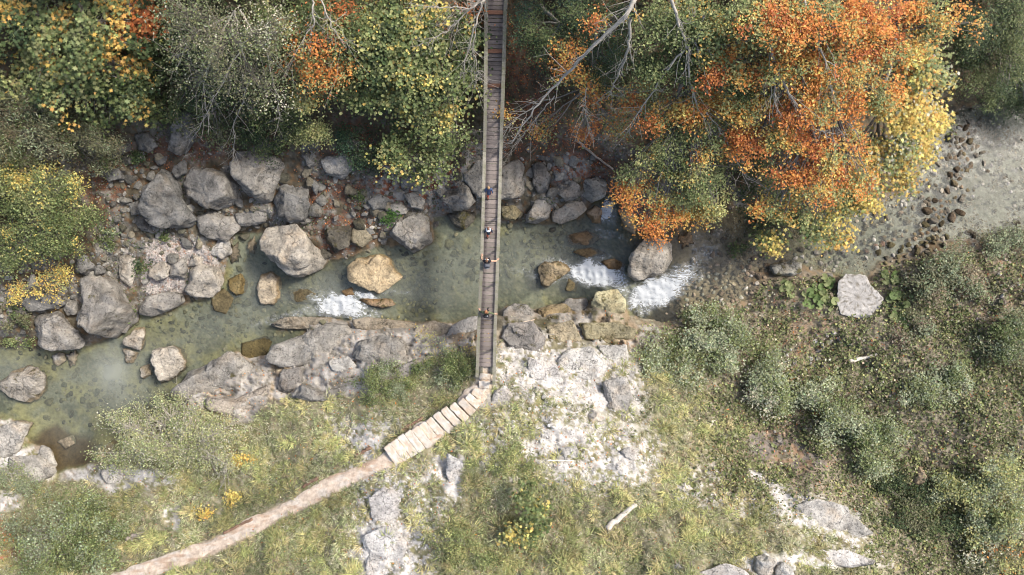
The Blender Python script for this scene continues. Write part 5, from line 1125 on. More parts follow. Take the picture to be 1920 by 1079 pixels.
plant("orange_beech", "tall beech blazing orange and rust in the upper right", "tree", (1500, -60),
      [(1370,115,60,45,6.5,OR),(1450,40,70,45,7.5,ORY),(1540,40,75,45,8.0,OR),(1640,30,80,40,8.0,OR),(1760,30,70,42,7.5,OR),(1500,120,60,50,7.2,ORY),(1590,110,65,50,7.6,OR),(1680,80,55,40,7.4,ORY),(1540,190,75,50,6.8,OR),(1630,180,60,45,6.8,OR),(1470,240,55,40,6.0,ORY),(1420,200,40,40,6.0,ORY),(1560,270,65,45,6.0,ORY),(1530,330,75,45,5.4,ORY),(1470,390,50,30,4.8,ORY),(1600,330,45,35,5.4,OR),(1340,60,50,45,6.5,GRB),(1400,270,45,35,5.4,OR)],
      .30, .125, OR, 'small', stem_r=.28, clump=.34, per=26, mix=.2, twigs=.4,
      limbs=[([(1500,-20,7.2),(1530,50,7.8),(1545,110,7.6),(1560,170,7)],.07,.02),([(1440,60,6.6),(1455,120,7),(1485,185,6.6),(1530,240,6.2),(1575,275,5.8)],.08,.02),([(1455,120,7),(1450,190,6.4),(1448,240,5.6)],.04,.015),([(1490,190,6.5),(1500,240,6),(1510,290,5.4)],.04,.015)])
plant("green_beech", "beech still green with long grey limbs right of the footbridge", "tree", (1260, -60),
      [(1240,60,55,50,6.0,GRB),(1300,30,60,40,6.4,GRB),(1400,30,55,40,6.6,GRB),(1250,120,45,40,5.6,GRD),(1310,110,45,45,5.8,GRD),(1420,110,40,40,6.0,GRB),(1390,170,55,40,5.6,GRB),(1300,180,50,40,5.2,ORY),(1250,210,50,40,4.8,OR),(1330,230,50,45,5.0,GRB),(1270,270,65,40,4.6,GRB),(1230,320,55,35,4.0,GRB),(1310,330,60,40,4.2,GRB),(1340,280,45,35,4.6,ORY),(1180,365,38,28,3.6,ORV),(1260,375,60,28,3.7,((LGREEN,.3),(YGREEN,.4),(YELLOW,.2),(ORANGE,.2))),(1240,415,65,25,3.4,ORV),(1330,375,40,28,3.8,((YGREEN,.5),(YELLOW,.3),(AMBER,.3))),(1310,405,40,20,3.4,ORV),(1235,440,18,14,3.0,ORV)],
      .28, .12, GRB, 'small', stem_r=.25, clump=.34, per=26, mix=.2, twigs=.4,
      limbs=[([(1195,-20,6.4),(1175,30,6.8),(1110,90,6.4),(1050,150,5.6),(1000,205,4.8),(958,270,3.6)],.12,.025),([(1182,35,6.8),(1176,100,6.2),(1160,140,5.6),(1138,185,4.6)],.08,.02),([(1255,-10,6.4),(1275,50,6.6),(1290,85,6.4),(1245,140,5.8),(1205,200,5),(1180,245,4.4)],.08,.02),([(1290,85,6.4),(1292,140,6),(1305,195,5.4),(1345,235,5.2),(1370,280,4.6),(1400,335,4)],.06,.018),([(1320,30,6.6),(1308,80,6.4),(1312,140,6)],.06,.02),([(1100,165,5),(1095,210,4.4),(1112,260,3.6)],.03,.01)])
plant("orange_understorey_tree", "small tree with scattered orange sprays between the footbridge and the green beech", "tree", (1130, 130),
      [(1115,45,28,22,4.2,OR),(1080,85,35,28,3.8,ORY),(1085,150,45,38,3.2,ORY),(1060,120,30,30,3.4,OR),(1130,185,25,20,2.8,ORY),(1170,195,40,28,3.6,ORY),(1150,230,45,25,3.0,OR),(1210,165,40,25,4.2,GRB),(1010,235,36,16,2.2,ORY),(955,212,16,14,2.4,ORY),(1040,255,30,14,1.8,OR),(1100,250,35,18,2.0,OR)], .15, .115, ORY, 'small', stem_r=.09, clump=.35, per=18, limbs=[([(1000,200,2.6),(960,230,2.6),(935,260,2.2)],.03,.01),([(1040,180,2.8),(990,240,2.4),(960,280,1.8)],.03,.01)])
plant("yellow_maple", "bright yellow maple at the right end of the orange canopy", "tree", (1690, 20),
      [(1700,190,55,45,5.6),(1740,140,42,42,5.6,((LGREEN,.4),(PALEL,.3),(YELLOW,.3))),(1740,230,42,40,5.0),(1690,260,55,40,5.0),(1650,300,55,35,4.6),(1700,320,38,25,4.2),(1620,360,50,28,4.0,((YELLOW,.5),(LGREEN,.4),(AMBER,.2))),(1560,390,45,30,3.8,((YELLOW,.4),(LGREEN,.4),(GREEN,.2),(AMBER,.2))),(1500,420,50,28,3.6,((GREEN,.4),(LGREEN,.4),(YELLOW,.35))),(1560,440,35,22,3.2,((YELLOW,.6),(AMBER,.3),(LGREEN,.3))),(1470,450,40,18,3.2,((YELLOW,.4),(GREEN,.5))),(1720,110,40,35,5.8,((LGREEN,.5),(YELLOW,.3),(ORANGE,.2)))], .145, .17, ((YELLOW,.5),(AMBER,.16),(PALEL,.18),(LGREEN,.22)), 'maple', stem_r=.16, clump=.42, per=20, mix=.45)
plant("dark_fir", "deep green bushy conifer in the upper right corner", "tree", (1880, 40), [(1860,40,55,60,3.6),(1905,110,45,60,3.0),(1830,130,38,50,2.4),(1870,170,45,38,2.0),(1920,30,40,50,3.8),(1820,70,28,50,2.6),(1925,190,40,30,1.6)], .40, .13, ((DGREEN,.4),(GREEN,.5),(LGREEN,.12),((.13,.15,.06),.3)), 'needle', stem_r=.15, clump=.4, per=44)
plant("shade_shrub", "dark shrub in the shade below the orange canopy by the stones", "shrub", (1440, 330), [(1420,340,60,40,1.2),(1360,330,40,30,1.2),(1420,420,45,25,.8)], .22, .11, ((DGREEN,.6),(GREEN,.35)), 'small', stem_r=.05, clump=.35)
# --- the wood goes on beyond the top edge and both sides of the picture
for (x, y, rx, ry, hb, lab, pal) in [(120,-120,110,60,2.6,"green tree beyond the top edge behind the yellow flecked maple",GRD),(380,-120,110,60,2.8,"green tree beyond the top edge behind the bare twig tree",GRD),(640,-130,110,60,2.8,"green tree beyond the top edge behind the copper beech",GRB),(830,-130,60,50,2.6,"green tree beyond the top edge left of the footbridge",GRD),
    (1080,-120,80,50,3.2,"green tree beyond the top edge right of the footbridge",GRD),(1330,-110,110,50,4.6,"green tree beyond the top edge behind the green beech",GRB),(1620,-100,110,45,5.2,"orange tree beyond the top edge behind the orange beech",OR),(1930,-90,100,60,2.4,"dark green tree beyond the top right corner",GRD),
    (-110,60,70,90,2.2,"green tree beyond the left edge beside the yellow flecked maple",GRD),(-110,300,70,100,2.0,"green bush beyond the left edge beside the olive bush",GRB),(2040,120,80,70,2.2,"dark green tree beyond the right edge by the shallows",GRD)]:
    plant("forest_tree", lab, "tree", (x, y + 10), [(x - rx * .4, y, rx * .7, ry, hb), (x + rx * .4, y, rx * .7, ry, hb + .3), (x, y + ry * .2, rx * .6, ry * .7, hb + .5)], .16, .16, pal, 'small', "trees beyond the frame", stem_r=.14, clump=.45, per=24, twigs=.3)
# --- near bank
GB = ((GREYG,.4),(LGREEN,.35),(GREEN,.25),(PALEL,.08))
plant("juniper_bush", "grey green bush on the grassy bank left of the steps", "shrub", (710, 735), [(715,715,42,34,1.0),(690,735,32,24,.8),(745,730,30,22,.7),(725,690,24,16,.8)], .6, .085, ((GREYG,.55),(GREEN,.35),(LGREEN,.2)), 'small', stem_r=.04, clump=.2, per=34, tilt=.6, twigs=.2, flat=.5)
plant("willow_bush", "soft grey green bush pressed against the left handrail", "shrub", (855, 700), [(862,685,30,28,.9),(835,700,30,24,.8),(868,712,22,18,.6),(800,690,26,16,.6)], .6, .085, ((GREYG,.5),(LGREEN,.35),(GREEN,.25)), 'small', stem_r=.04, clump=.2, per=34, tilt=.6, twigs=.2, flat=.5)
plant("yellow_shrub", "small shrub with yellow leaves at the edge of the rock ledge by the footbridge", "shrub", (800, 650), [(800,640,32,22,.6),(830,660,28,14,.6),(872,650,20,12,.6,((YELLOW,.5),(YGREEN,.5)))], .13, .08, ((YGREEN,.5),(YELLOW,.3),(GREYG,.3)), 'small', stem_r=.025, clump=.2, per=8)
plant("pale_spreading_bush", "pale twiggy spreading bush over the water at lower left", "shrub", (330, 850),
      [(290,790,55,35,1.8),(230,800,45,30,1.6),(370,800,50,35,1.8),(420,820,40,35,1.5),(310,850,80,40,1.3),(230,860,50,30,1.2),(400,860,50,30,1.3),(330,760,40,22,1.8)], .34, .10, (((.42,.43,.22),.5),(PALEL,.4),(LGREEN,.25),((.36,.38,.2),.4)), 'small', stem_r=.05, bark=(.42,.38,.32), clump=.32, per=16, twigs=.45,
      limbs=[([(330,850,.8),(300,820,1.6),(265,800,1.6),(235,795,1.5)],.03,.01),([(340,850,.8),(350,800,1.8),(345,765,1.9)],.03,.01),([(345,850,.8),(400,815,1.8),(450,790,1.6)],.03,.01),([(340,850,.8),(380,845,1.4),(425,870,1.2),(420,900,1)],.03,.01)])
plant("rounded_green_bush", "dense rounded green bush in the lower left corner", "shrub", (140, 1020), [(130,1010,75,45,1.8),(90,1055,65,35,1.6),(175,1050,50,35,1.5),(150,960,55,30,1.5),(200,985,40,26,1.2),(60,990,40,30,1.3,((GREYG,.5),(OLIVE,.5)))], .38, .11, ((GREEN,.2),(LGREEN,.5),(GREYG,.3),(SAGE_,.2)), 'small', stem_r=.07, clump=.32, per=34)
plant("grey_green_bush", "faint grey green bush at the left edge beside the white shore rock", "shrub", (20, 905), [(20,900,40,28,.9),(60,925,40,20,.8)], .35, .09, ((GREYG,.6),(PALEL,.25),(LGREEN,.3)), 'small', stem_r=.04, clump=.28)
plant("brown_bramble", "tangle of brown stems with whitish leaves at the left edge", "shrub", (25, 1000), [(25,985,40,45,.9),(20,1040,30,30,.7)], .07, .08, ((PALEL,.4),(RUSTC,.4),((.2,.13,.08),.5)), 'small', stem_r=.03, bark=(.24,.15,.10), per=5, twigs=1)
for (x, y, rx, ry, lab) in [(378,962,18,12,"small golden yellow shrub in the grass left of the path"),(432,940,13,15,"upright golden yellow shrub just above the path"),(452,862,20,12,"yellow shrub at the right end of the mossy fallen trunk")]:
    plant("golden_shrub", lab, "shrub", (x, y), [(x, y, rx, ry, .5)], .34, .10, ((YELLOW,.6),(AMBER,.3),(YGREEN,.2)), 'round', stem_r=.02, clump=.18, per=14)
plant("maple_sapling", "young maple with green and yellow leaves in the grass right of the white gully", "sapling", (985, 985), [(985,945,26,28,1.7),(1000,985,30,30,1.6),(975,1010,25,24,1.3),(1010,960,15,20,1.5)], .17, .15, ((GREEN,.5),(LGREEN,.4),(YELLOW,.2),(YGREEN,.1)), 'maple', stem_r=.04, clump=.3, per=14, mix=.5)
plant("low_green_shrub", "low green shrub below the white gully at the bottom edge", "shrub", (870, 1025), [(865,1015,45,28,.6),(900,1045,35,22,.6),(840,1045,30,20,.5)], .34, .085, ((LGREEN,.4),(GREEN,.35),(YGREEN,.35)), 'small', stem_r=.03, clump=.25)
plant("small_round_shrub", "compact yellow green shrub between the white chute and the scree", "shrub", (960, 868), [(955,865,40,26,.6),(985,872,24,16,.5)], .5, .10, ((YGREEN,.4),(LGREEN,.5),(GREEN,.3)), 'needle', stem_r=.03, clump=.22, per=30)
SAGE = (.33,.36,.23)
SH = ((GREEN,.1),(GREYG,.35),(LGREEN,.35),(SAGE,.45))
for blobs, lab, pal in [
  ([(1335,600,40,30,1.6),(1370,640,40,38,1.8),(1310,640,34,28,1.4),(1350,680,34,26,1.5)], "soft grey green willow shrub below the cobbles on the near bank", SH),
  ([(1450,700,36,34,1.9),(1460,745,40,36,2.0),(1425,725,30,34,1.7)], "rounded sunlit grey green willow shrub with dark shade around it", ((GREYG,.3),(LGREEN,.3),(SAGE,.5),(PALEL,.15))),
  ([(1245,660,45,32,1.0),(1280,695,45,32,1.1),(1215,690,28,22,.8)], "low wide grey green shrub right of the pale rock face", SH),
  ([(1590,800,55,40,1.7),(1650,830,55,42,1.8),(1620,860,40,30,1.5),(1550,745,38,34,1.4)], "large feathery green shrub below the pale grey log", SH),
  ([(1790,505,50,38,1.8),(1745,530,40,34,1.5),(1815,540,36,28,1.4)], "blurred brownish green shrub right of the concrete slab", ((OLIVE,.4),(GREYG,.5),(GREEN,.2),((.24,.2,.13),.25))),
  ([(1720,600,36,22,.8),(1700,635,28,18,.7)], "thin brownish shrub below the concrete slab", ((OLIVE,.5),(GREYG,.4),((.2,.16,.11),.3))),
  ([(1890,640,45,40,1.6),(1910,610,30,30,1.4)], "dull green shrub at the right edge halfway down", ((OLIVE,.5),(GREYG,.35),(GREEN,.3))),
  ([(1870,900,50,42,2.2),(1820,940,50,38,1.9),(1900,970,45,45,2.2),(1850,1000,45,30,1.7),(1780,920,34,26,1.5)], "big yellowish green shrub in the lower right corner", ((GREYG,.25),(LGREEN,.35),(YGREEN,.4),(SAGE,.3))),
  ([(1720,950,40,30,1.2),(1760,985,44,28,1.2),(1690,985,38,28,.9),(1680,920,30,24,1.0)], "dark green shrub between the rock slope and the big yellowish shrub", ((DGREEN,.4),(GREEN,.5),(OLIVE,.3))),
  ([(1880,460,40,22,.9),(1915,450,25,20,.9)], "thin olive shrub at the water's edge near the right side", ((OLIVE,.5),(GREYG,.5))),
  ([(1880,1050,45,30,1.4,((PALEL,.3),(OLIVE,.4),(ORANGE,.12),(YGREEN,.2))),(1830,1060,40,24,1.2)], "speckled shrub with pale and orange leaves in the lower right corner", ((OLIVE,.5),(GREEN,.3),(PALEL,.3))),
  ([(1740,730,50,34,.8),(1800,700,40,28,.8)], "loose low willow in the middle of the ground cover", SH)]:
    blobs = [(b[0], b[1], b[2], b[3], b[4] * .72) + tuple(b[5:]) for b in blobs]
    plant("willow_shrub", lab, "shrub", (blobs[0][0], blobs[0][1] + 12), blobs, .44, .125, pal, 'small', "willow shrubs on the near bank", stem_r=.045, bark=(.25,.23,.18), clump=.30, per=30, tilt=.55, twigs=.3, flat=.5)
for (x, y, rx, ry, lab, pal) in [(735,408,18,16,"bright green fern clump on the far bank beside the pale small boulder",((.06,.12,.03),)),(238,572,14,26,"leafy green plant growing on the side of the tall wedge boulder",(GREEN,)),(265,500,18,14,"dark green leafy plant at the top of the pebble beach",(DGREEN,GREEN)),(305,442,22,9,"low green plant below the huge domed boulder",(GREEN,)),(245,290,22,14,"dark leafy plant on the thin slanted slab",(DGREEN,GREEN)),(200,440,30,26,"dull green bush between the yellow green bush and the narrow dark rock",(GREYG,GREEN)),(670,372,16,12,"green plant above the dripping moss covered rock",(GREEN,LGREEN)),(35,640,26,14,"bright green plant beside the lowest pool",(LGREEN,GREEN)),(20,590,26,30,"dark shrub at the left edge below the yellow branch",(GREEN,OLIVE)),(1385,470,14,12,"tiny green plant on a stone in the shallow run",(GREEN,))]:
    plant("leafy_plant", lab, "plant", (x, y), [(x, y, rx, ry, .35)], .34, .10, tuple((c, 1) for c in pal), 'round', stem_r=.015, clump=.2, per=16)

# large round butterbur leaves that can be told apart
LM = LEAF['round']
def butterbur(px, py, n, spread, label, seed):
    r = np.random.default_rng(seed)
    z = float(hz(px, py)); b = W(px, py, z)
    T = empty("butterbur_plant", b, label, "plant", "butterbur plants on the near bank")
    for i in range(n):
        a = r.uniform(0, 6.28); q = spread * math.sqrt(r.random()); p = np.array([q * math.cos(a), q * math.sin(a), r.uniform(.15, .45)])
        R_ = r.uniform(.16, .26); k = 14; th = np.linspace(.35, 2 * math.pi - .35, k)
        rim = np.stack([R_ * np.cos(th), R_ * np.sin(th), .03 * np.cos(th * 4) + .02 * r.normal(size=k)], -1); mid = rim * .5 + [0, 0, -.02]
        V = np.vstack([[(.0, 0, -.05)], mid, rim]); ii = np.arange(k - 1)
        F1 = np.stack([np.zeros(k - 1, int), ii + 1, ii + 2], -1); F2 = np.stack([ii + 1, ii + 1 + k, ii + 2 + k, ii + 2], -1)
        c = np.array(random.choice([LGREEN, (.13,.19,.06), GREEN])) * r.uniform(.8, 1.2)
        rot = np.array(Matrix.Rotation(r.uniform(0, 6.28), 3, 'Z') @ Matrix.Rotation(r.normal(0, .25), 3, 'X'))
        o = link("leaf", mesh_np("leaf", V @ rot.T, [F1, F2], [M_leaf], {'col': np.tile(c, (len(V), 1)) * (.85 + .3 * r.random((len(V), 1)))}, True), T)
        o.location = p
butterbur(1540, 535, 16, .62, "clump of large round green leaves left of the concrete slab", 5)
butterbur(1545, 565, 14, .6, "clump of large round leaves just below and left of the slab", 6)
butterbur(1515, 560, 8, .5, "smaller clump of round leaves beneath the mossy mound", 7)
butterbur(1475, 545, 8, .5, "group of round leaves farthest left below the mossy mound", 8)
butterbur(1680, 560, 14, .6, "dark clump of round leaves at the right side of the slab", 9)
butterbur(1690, 590, 14, .7, "lower clump of round leaves right of the slab", 10)
butterbur(1665, 520, 10, .5, "clump of round leaves at the upper right corner of the slab", 11)

# --- ground layers
def scatter(name, label, mask, n, hgt, ln, pal, shape, box_, tilt=.5, seed=1, patch=None):
    r = np.random.default_rng(seed)
    x0, y0, x1, y1 = box_
    X = r.uniform(x0, x1, n * 5); Y = r.uniform(y0, y1, n * 5)
    k = r.random(n * 5) < at_mask(mask, X, Y); X, Y = X[k][:n], Y[k][:n]; n = len(X)
    P = W(X, Y, hz(X, Y) + hgt[0] + (hgt[1] - hgt[0]) * r.random(n) ** 1.5)
    col = pick(pal, n, r)
    if patch: col = col * (.7 + .6 * fbm(X / patch, Y / patch, 3, seed))[:, None]
    col = col * np.exp(r.normal(0, .22, (n, 1)))
    v, f, c = place_leaves(P, ln * np.exp(r.normal(0, .25, n)), r.uniform(0, 6.283, n), r.normal(.1, tilt, n), r.normal(0, tilt, n), shape, np.clip(col, .004, .8))
    o = link(name, mesh_np(name, v, [f], [M_leaf], {'col': c}, False))
    tag(o, label, None, None, 'stuff')
flat_r = south * (1 - np.clip(GRASS, 0, 1)) * sstep(6, 20, DW) * (1 - pm(SLABP, soft=2)) * (1 - ROCK_S) * (1 - WHITE * .9) * (1 - RUST * .85)
rightside = flat_r * sstep(1150, 1230, GX)
scatter("ground_cover", "small leafy green plants covering the flat near bank", rightside * (.34 + .66 * sstep(.44, .58, n_b * .6 + n_d * .4)) * (1 - .55 * DRY), 72000, (.02, .30), .13, ((GREEN,.3),(LGREEN,.45),(OLIVE,.35),(DGREEN,.05),((.26,.21,.15),.2),(YGREEN,.16),(PALEL,.06)), 'round', (1150, 430, 2140, 1250), .5, 11, 26)
scatter("dry_stems", "dry brown weeds between the ground cover plants", rightside * sstep(.45, .6, n_a), 16000, (.02, .25), .13, (((.24,.18,.12),.5),((.30,.25,.18),.3),(RUSTC,.12),(OLIVE,.3)), 'needle', (1150, 430, 1960, 1100), .6, 12)
scatter("undergrowth", "dark green undergrowth beneath the trees of the far bank", north * sstep(300, 170, GY + 50 * (n_d - .5)) * (1 - .75 * LITTER) * sstep(10, 40, DW) * sstep(.34, .5, n_b), 52000, (.05, .7), .13, ((DGREEN,.3),(GREEN,.5),(OLIVE,.3)), 'small', (-230, -200, 2150, 330), .5, 13, 40)
scatter("leaf_litter", "fallen red brown beech leaves on the far bank", np.clip(LITTER * sstep(.36, .5, n_a) + .5 * SAND_N * sstep(.54, .6, n_a) + north * .18 * sstep(.55, .62, n_c), 0, 1) * sstep(4, 14, DW) * np.where(GX < 720, .5, 1.0), 19000, (.0, .05), .085, ((RUSTC,.4),((.20,.075,.035),.5),((.26,.11,.05),.4),(ORANGE,.06)), 'small', (100, 0, 1420, 560), .35, 14)
scatter("fallen_leaves", "stray orange and pale leaves fallen on the near bank", south * (.25 + .75 * ROCK_S * sstep(.52, .6, n_a)) * (1 - .5 * ONPATH) * sstep(8, 16, DW), 5500, (.01, .06), .085, ((ORANGE,.3),(RUSTC,.5),((.45,.36,.26),.5),(PALEL,.3)), 'small', (0, 580, 1500, 1079), .3, 15)
scatter("bank_moss_plants", "small green plants between the shaded boulders", north * sstep(230, 300, GY) * sstep(.54, .64, n_b) * sstep(8, 18, DW) * (1 - BEACH), 9000, (.0, .2), .09, ((DGREEN,.4),(GREEN,.5),(OLIVE,.3)), 'small', (0, 230, 1500, 620), .5, 16)

def grass(name, label, mask, tufts, per, length, pal, box_, seed=3, width=.036, patch=60):
    r = np.random.default_rng(seed); x0, y0, x1, y1 = box_
    X = r.uniform(x0, x1, tufts * 6); Y = r.uniform(y0, y1, tufts * 6)
    k = r.random(tufts * 6) < at_mask(mask, X, Y); X, Y = X[k][:tufts], Y[k][:tufts]; tufts = len(X)
    tc = pick(pal, tufts, r) * np.clip(.30 + 1.4 * fbm(X / patch, Y / patch, 4, seed), .5, 1.5)[:, None]
    base = W(X, Y, hz(X, Y)); lt = length * np.exp(r.normal(0, .3, tufts))
    lean = fbm(X / 120, Y / 120, 2, seed + 5) * 12.0
    i = np.repeat(np.arange(tufts), per); n = len(i)
    a = r.uniform(0, 6.283, n); a = np.where(r.random(n) < .45, lean[i] + r.normal(0, .6, n), a)
    L = lt[i] * r.uniform(.6, 1.15, n)
    d = np.stack([np.cos(a), np.sin(a), 0 * a], -1); s = np.stack([-np.sin(a), np.cos(a), 0 * a], -1)
    b = base[i] + d * r.uniform(0, .07, n)[:, None] + s * r.normal(0, .04, n)[:, None]
    up = r.uniform(.45, .9, n); out = np.sqrt(1 - up ** 2 * .8)
    mid = b + d * (L * .5 * out)[:, None] + np.array([0, 0, 1.0]) * (L * .55 * up)[:, None]
    tip = b + d * (L * 1.0 * out)[:, None] + np.array([0, 0, 1.0]) * (L * .55 * up * r.uniform(.4, 1.15, n))[:, None]
    w = (width * r.uniform(.7, 1.3, n))[:, None]
    V = np.stack([b, mid + s * w * .5, mid - s * w * .5, tip], 1).reshape(-1, 3)
    o4 = np.arange(n)[:, None] * 4
    F = np.concatenate([o4 + [0, 1, 2], o4 + [1, 3, 2]])
    c = np.repeat(np.clip(tc[i] * np.exp(r.normal(0, .2, (n, 1))), .01, .7), 4, 0)
    o = link(name, mesh_np(name, V, [F], [M_grass], {'col': c}, False)); tag(o, label, None, None, 'stuff')
gm = np.clip(GRASS, 0, 1) * (1 - WHITE * sstep(.30, .40, n_c * .5 + n_b * .5)) * (1 - SCREE * .62) * (1 - NOGRASS) * sstep(8, 24, DW)
GP = (((.20,.23,.11),.3),((.27,.29,.15),.5),((.33,.33,.19),.4),((.38,.36,.25),.25),((.31,.25,.16),.15))
grass("meadow_grass", "yellowish green grass on the sunlit near slope", gm * (.35 + .65 * sstep(.36, .52, n_b)), 15500, 9, .34, GP, (-230, 600, 1720, 1250), 3)
tall = gm * sstep(.53, .62, fbm(GX / 26, GY / 26, 3, 91))
grass("tall_grass", "tufts of long yellow grass on the sunlit near slope", tall, 3200, 20, .52, (((.42,.39,.17),.5),((.32,.35,.14),.5),((.45,.38,.2),.2)), (-200, 640, 1700, 1200), 4, .03)
grass("shade_grass", "sparse grass among the ground cover on the right", rightside * sstep(.5, .62, n_d) * .8, 2600, 8, .25, (((.20,.22,.09),.5),((.26,.23,.13),.4)), (1180, 480, 1960, 1100), 5)
print("plants", time.time() - T0)
# ------------------------------------------------------------------ people on the footbridge
DG = None
def skin_mesh(nodes, edges, root=0, sub=2):
    """one continuous surface grown over a skeleton of joints with radii"""
    me = bpy.data.meshes.new("tmp"); me.from_pydata([n[0] for n in nodes], edges, [])
    ob = bpy.data.objects.new("tmp", me); COL.objects.link(ob)
    ob.modifiers.new("s", 'SKIN')
    sv = me.skin_vertices[0].data
    for v, n in zip(sv, nodes):
        rx, ry = (n[1], n[1]) if not isinstance(n[1], tuple) else n[1]
        v.radius = (rx, ry); v.use_root = False
    sv[root].use_root = True
    m = ob.modifiers.new("u", 'SUBSURF'); m.levels = m.render_levels = sub
    dg = bpy.context.evaluated_depsgraph_get(); dg.update()
    ev = ob.evaluated_get(dg); em = ev.to_mesh()
    V = np.array([v.co[:] for v in em.vertices]); F = [list(p.vertices) for p in em.polygons]
    ev.to_mesh_clear(); bpy.data.objects.remove(ob); bpy.data.meshes.remove(me)
    return V, F
def quads(F): return [np.array([f for f in F if len(f) == 4]).reshape(-1, 4), np.array([f for f in F if len(f) == 3]).reshape(-1, 3)]
def ball(c, r, sub=3, squash=None):
    v, f = ICO[sub]; v = v * np.asarray(r)
    if squash is not None: v = squash(v)
    return v + np.asarray(c), f
def hand(g, wrist, palm, side, col, fwd):
    """palm with four bent fingers and a thumb, closed over the rail or relaxed"""
    w, p = np.asarray(wrist, float), np.asarray(palm, float); d = (p - w) / (np.linalg.norm(p - w) + 1e-9); d[2] *= .3; d /= np.linalg.norm(d)
    s = np.cross([0, 0, 1.0], d); s /= np.linalg.norm(s)
    v, f = ball((0, 0, 0), (.048, .042, .018), 2); R = np.stack([d, s, np.cross(d, s)], 1)
    g.add(v @ R.T + p, [f], col)
    for i, (o, L) in enumerate(zip((-.032, -.011, .011, .031), (.062, .075, .070, .052))):
        b = p + d * .035 + s * o
        pts = [b, b + d * L * .5 + [0, 0, .004], b + d * L * .8 + [0, 0, -.015], b + d * L * .85 + [0, 0, -.04]]
        g.add(*tube(pts, [.0105, .0098, .009, .007], 6), col=col)
    b = p - s * .034 * side - d * .01
    g.add(*tube([b, b - s * .022 * side + d * .02, b - s * .028 * side + d * .045 + [0, 0, -.012]], [.012, .0105, .008], 6), col=col)
SKIN = (.48, .29, .20)
def person(px, py, h, label, top_col, leg_col, hair_col, arms, bare=False, pack=None, scarf=None, ponytail=False, beanie=None, lean=.06, head_turn=0.0, stride=.14, collar=None):
    k = h / 1.72
    zd = deck_z(py) + .03
    b = deck_pt(py, .03); b[0] += (px - deck_c(py)) * KPX * (CAM_H - zd)
    T = empty("person", b, label, "person", "people crossing the footbridge")
    def P(x, y, z): return np.array([x, y, z]) * k
    hip, chest, neck, head = P(0, 0, .92), P(0, lean * .8, 1.26), P(0, lean, 1.44), P(0, lean + .03, 1.58)
    nodes, edges = [], []
    def n(p, r): nodes.append((tuple(p), (r[0] * k, r[1] * k) if isinstance(r, tuple) else r * k)); return len(nodes) - 1
    def chain(start, pts):
        a = start
        for p, r in pts:
            i = n(p, r); edges.append((a, i)); a = i
        return a
    root = n(hip, (.135, .10)); spine = chain(root, [(P(0, lean * .4, 1.08), (.125, .09)), (chest, (.15, .10)), (P(0, lean, 1.38), (.12, .085))])
    nk = chain(spine, [(neck, .052), (P(0, lean + .02, 1.50), .05)])
    sh, el, wr, hd = {}, {}, {}, {}
    for s, A in zip((-1, 1), arms):
        sh[s] = P(s * .18, lean, 1.38); el[s], wr[s], hd[s] = [np.asarray(a, float) for a in A]
        chain(spine, [(sh[s], .058), ((sh[s] + el[s]) / 2, .048), (el[s], .042), ((el[s] + wr[s]) / 2, .038), (wr[s], .026), (hd[s], .024)])
    feet = {}
    for s in (-1, 1):
        st = stride * s
        kn, an = P(s * .095, st * .55 + .03, .50), P(s * .09, st, .09)
        feet[s] = an
        chain(root, [(P(s * .095, .0, .86), .088), ((P(s * .095, .0, .86) + kn) / 2, .078), (kn, .056), ((kn + an) / 2 + P(0, -.02, .03), .052), (an, .036), (P(s * .095, st + .13, .035), .034)])
    V, F = skin_mesh(nodes, edges, root)
    g = Geo(); g.add(V, quads(F), SKIN)
    # head: skull, jaw, nose, ears, eyes
    R = np.array(Matrix.Rotation(head_turn, 3, 'Z'))
    hv, hf = ball((0, 0, 0), (.076 * k, .098 * k, .118 * k), 3, lambda v: v * np.stack([1 - .22 * np.clip(-v[:, 2] / .12, 0, 1), 1 - .1 * np.clip(-v[:, 2] / .12, 0, 1), np.ones(len(v))], -1))
    hc = P(0, lean + .045, 1.60); g.add(hv @ R.T + hc, [hf], SKIN)
    for c, r_ in (((0, .100, -.015), (.014, .022, .022)), ((.076, -.005, -.01), (.012, .024, .034)), ((-.076, -.005, -.01), (.012, .024, .034)), ((0, .088, -.065), (.028, .012, .010))):
        v, f = ball((0, 0, 0), np.array(r_) * k, 1); g.add((v + np.array(c) * k) @ R.T + hc, [f], np.array(SKIN) * (.8 if c[2] < -.05 else 1))
    for s in (-1, 1):
        v, f = ball((0, 0, 0), np.array((.012, .008, .008)) * k, 1); g.add((v + np.array((s * .032, .090, .012)) * k) @ R.T + hc, [f], (.05, .04, .035))
        hand(g, wr[s], hd[s], -s, SKIN, None)
    g.build("body", [M_skin], T, smooth=True)
    # hair
    v, f = ball((0, 0, 0), np.array((.090, .112, .112)) * k, 3)
    keep = np.array([not (v[t, 1].mean() > .045 * k and v[t, 2].mean() < .05 * k) and v[t, 2].mean() > -.075 * k for t in f])
    v = v * (1 + .10 * (n3(v, 30, 5) - .5))[:, None]
    g = Geo(); c = np.asarray(hair_col) * (.7 + .7 * fbm(v[:, 0] * 60, v[:, 1] * 14, 3, 4))[:, None]
    g.add((v + [0, -.012 * k, .018 * k]) @ R.T + hc, [f[keep]], c)
    if ponytail:
        pv, pf = tube([P(.05, lean - .06, 1.66), P(.075, lean - .03, 1.70), P(.11, lean + .02, 1.66), P(.12, lean + .03, 1.52), P(.11, lean + .03, 1.42)], np.array([.03, .048, .045, .036, .016]) * k, 8); g.add(pv, pf, np.asarray(hair_col) * .8)
    g.build("hair", [M_cloth], T, smooth=True)
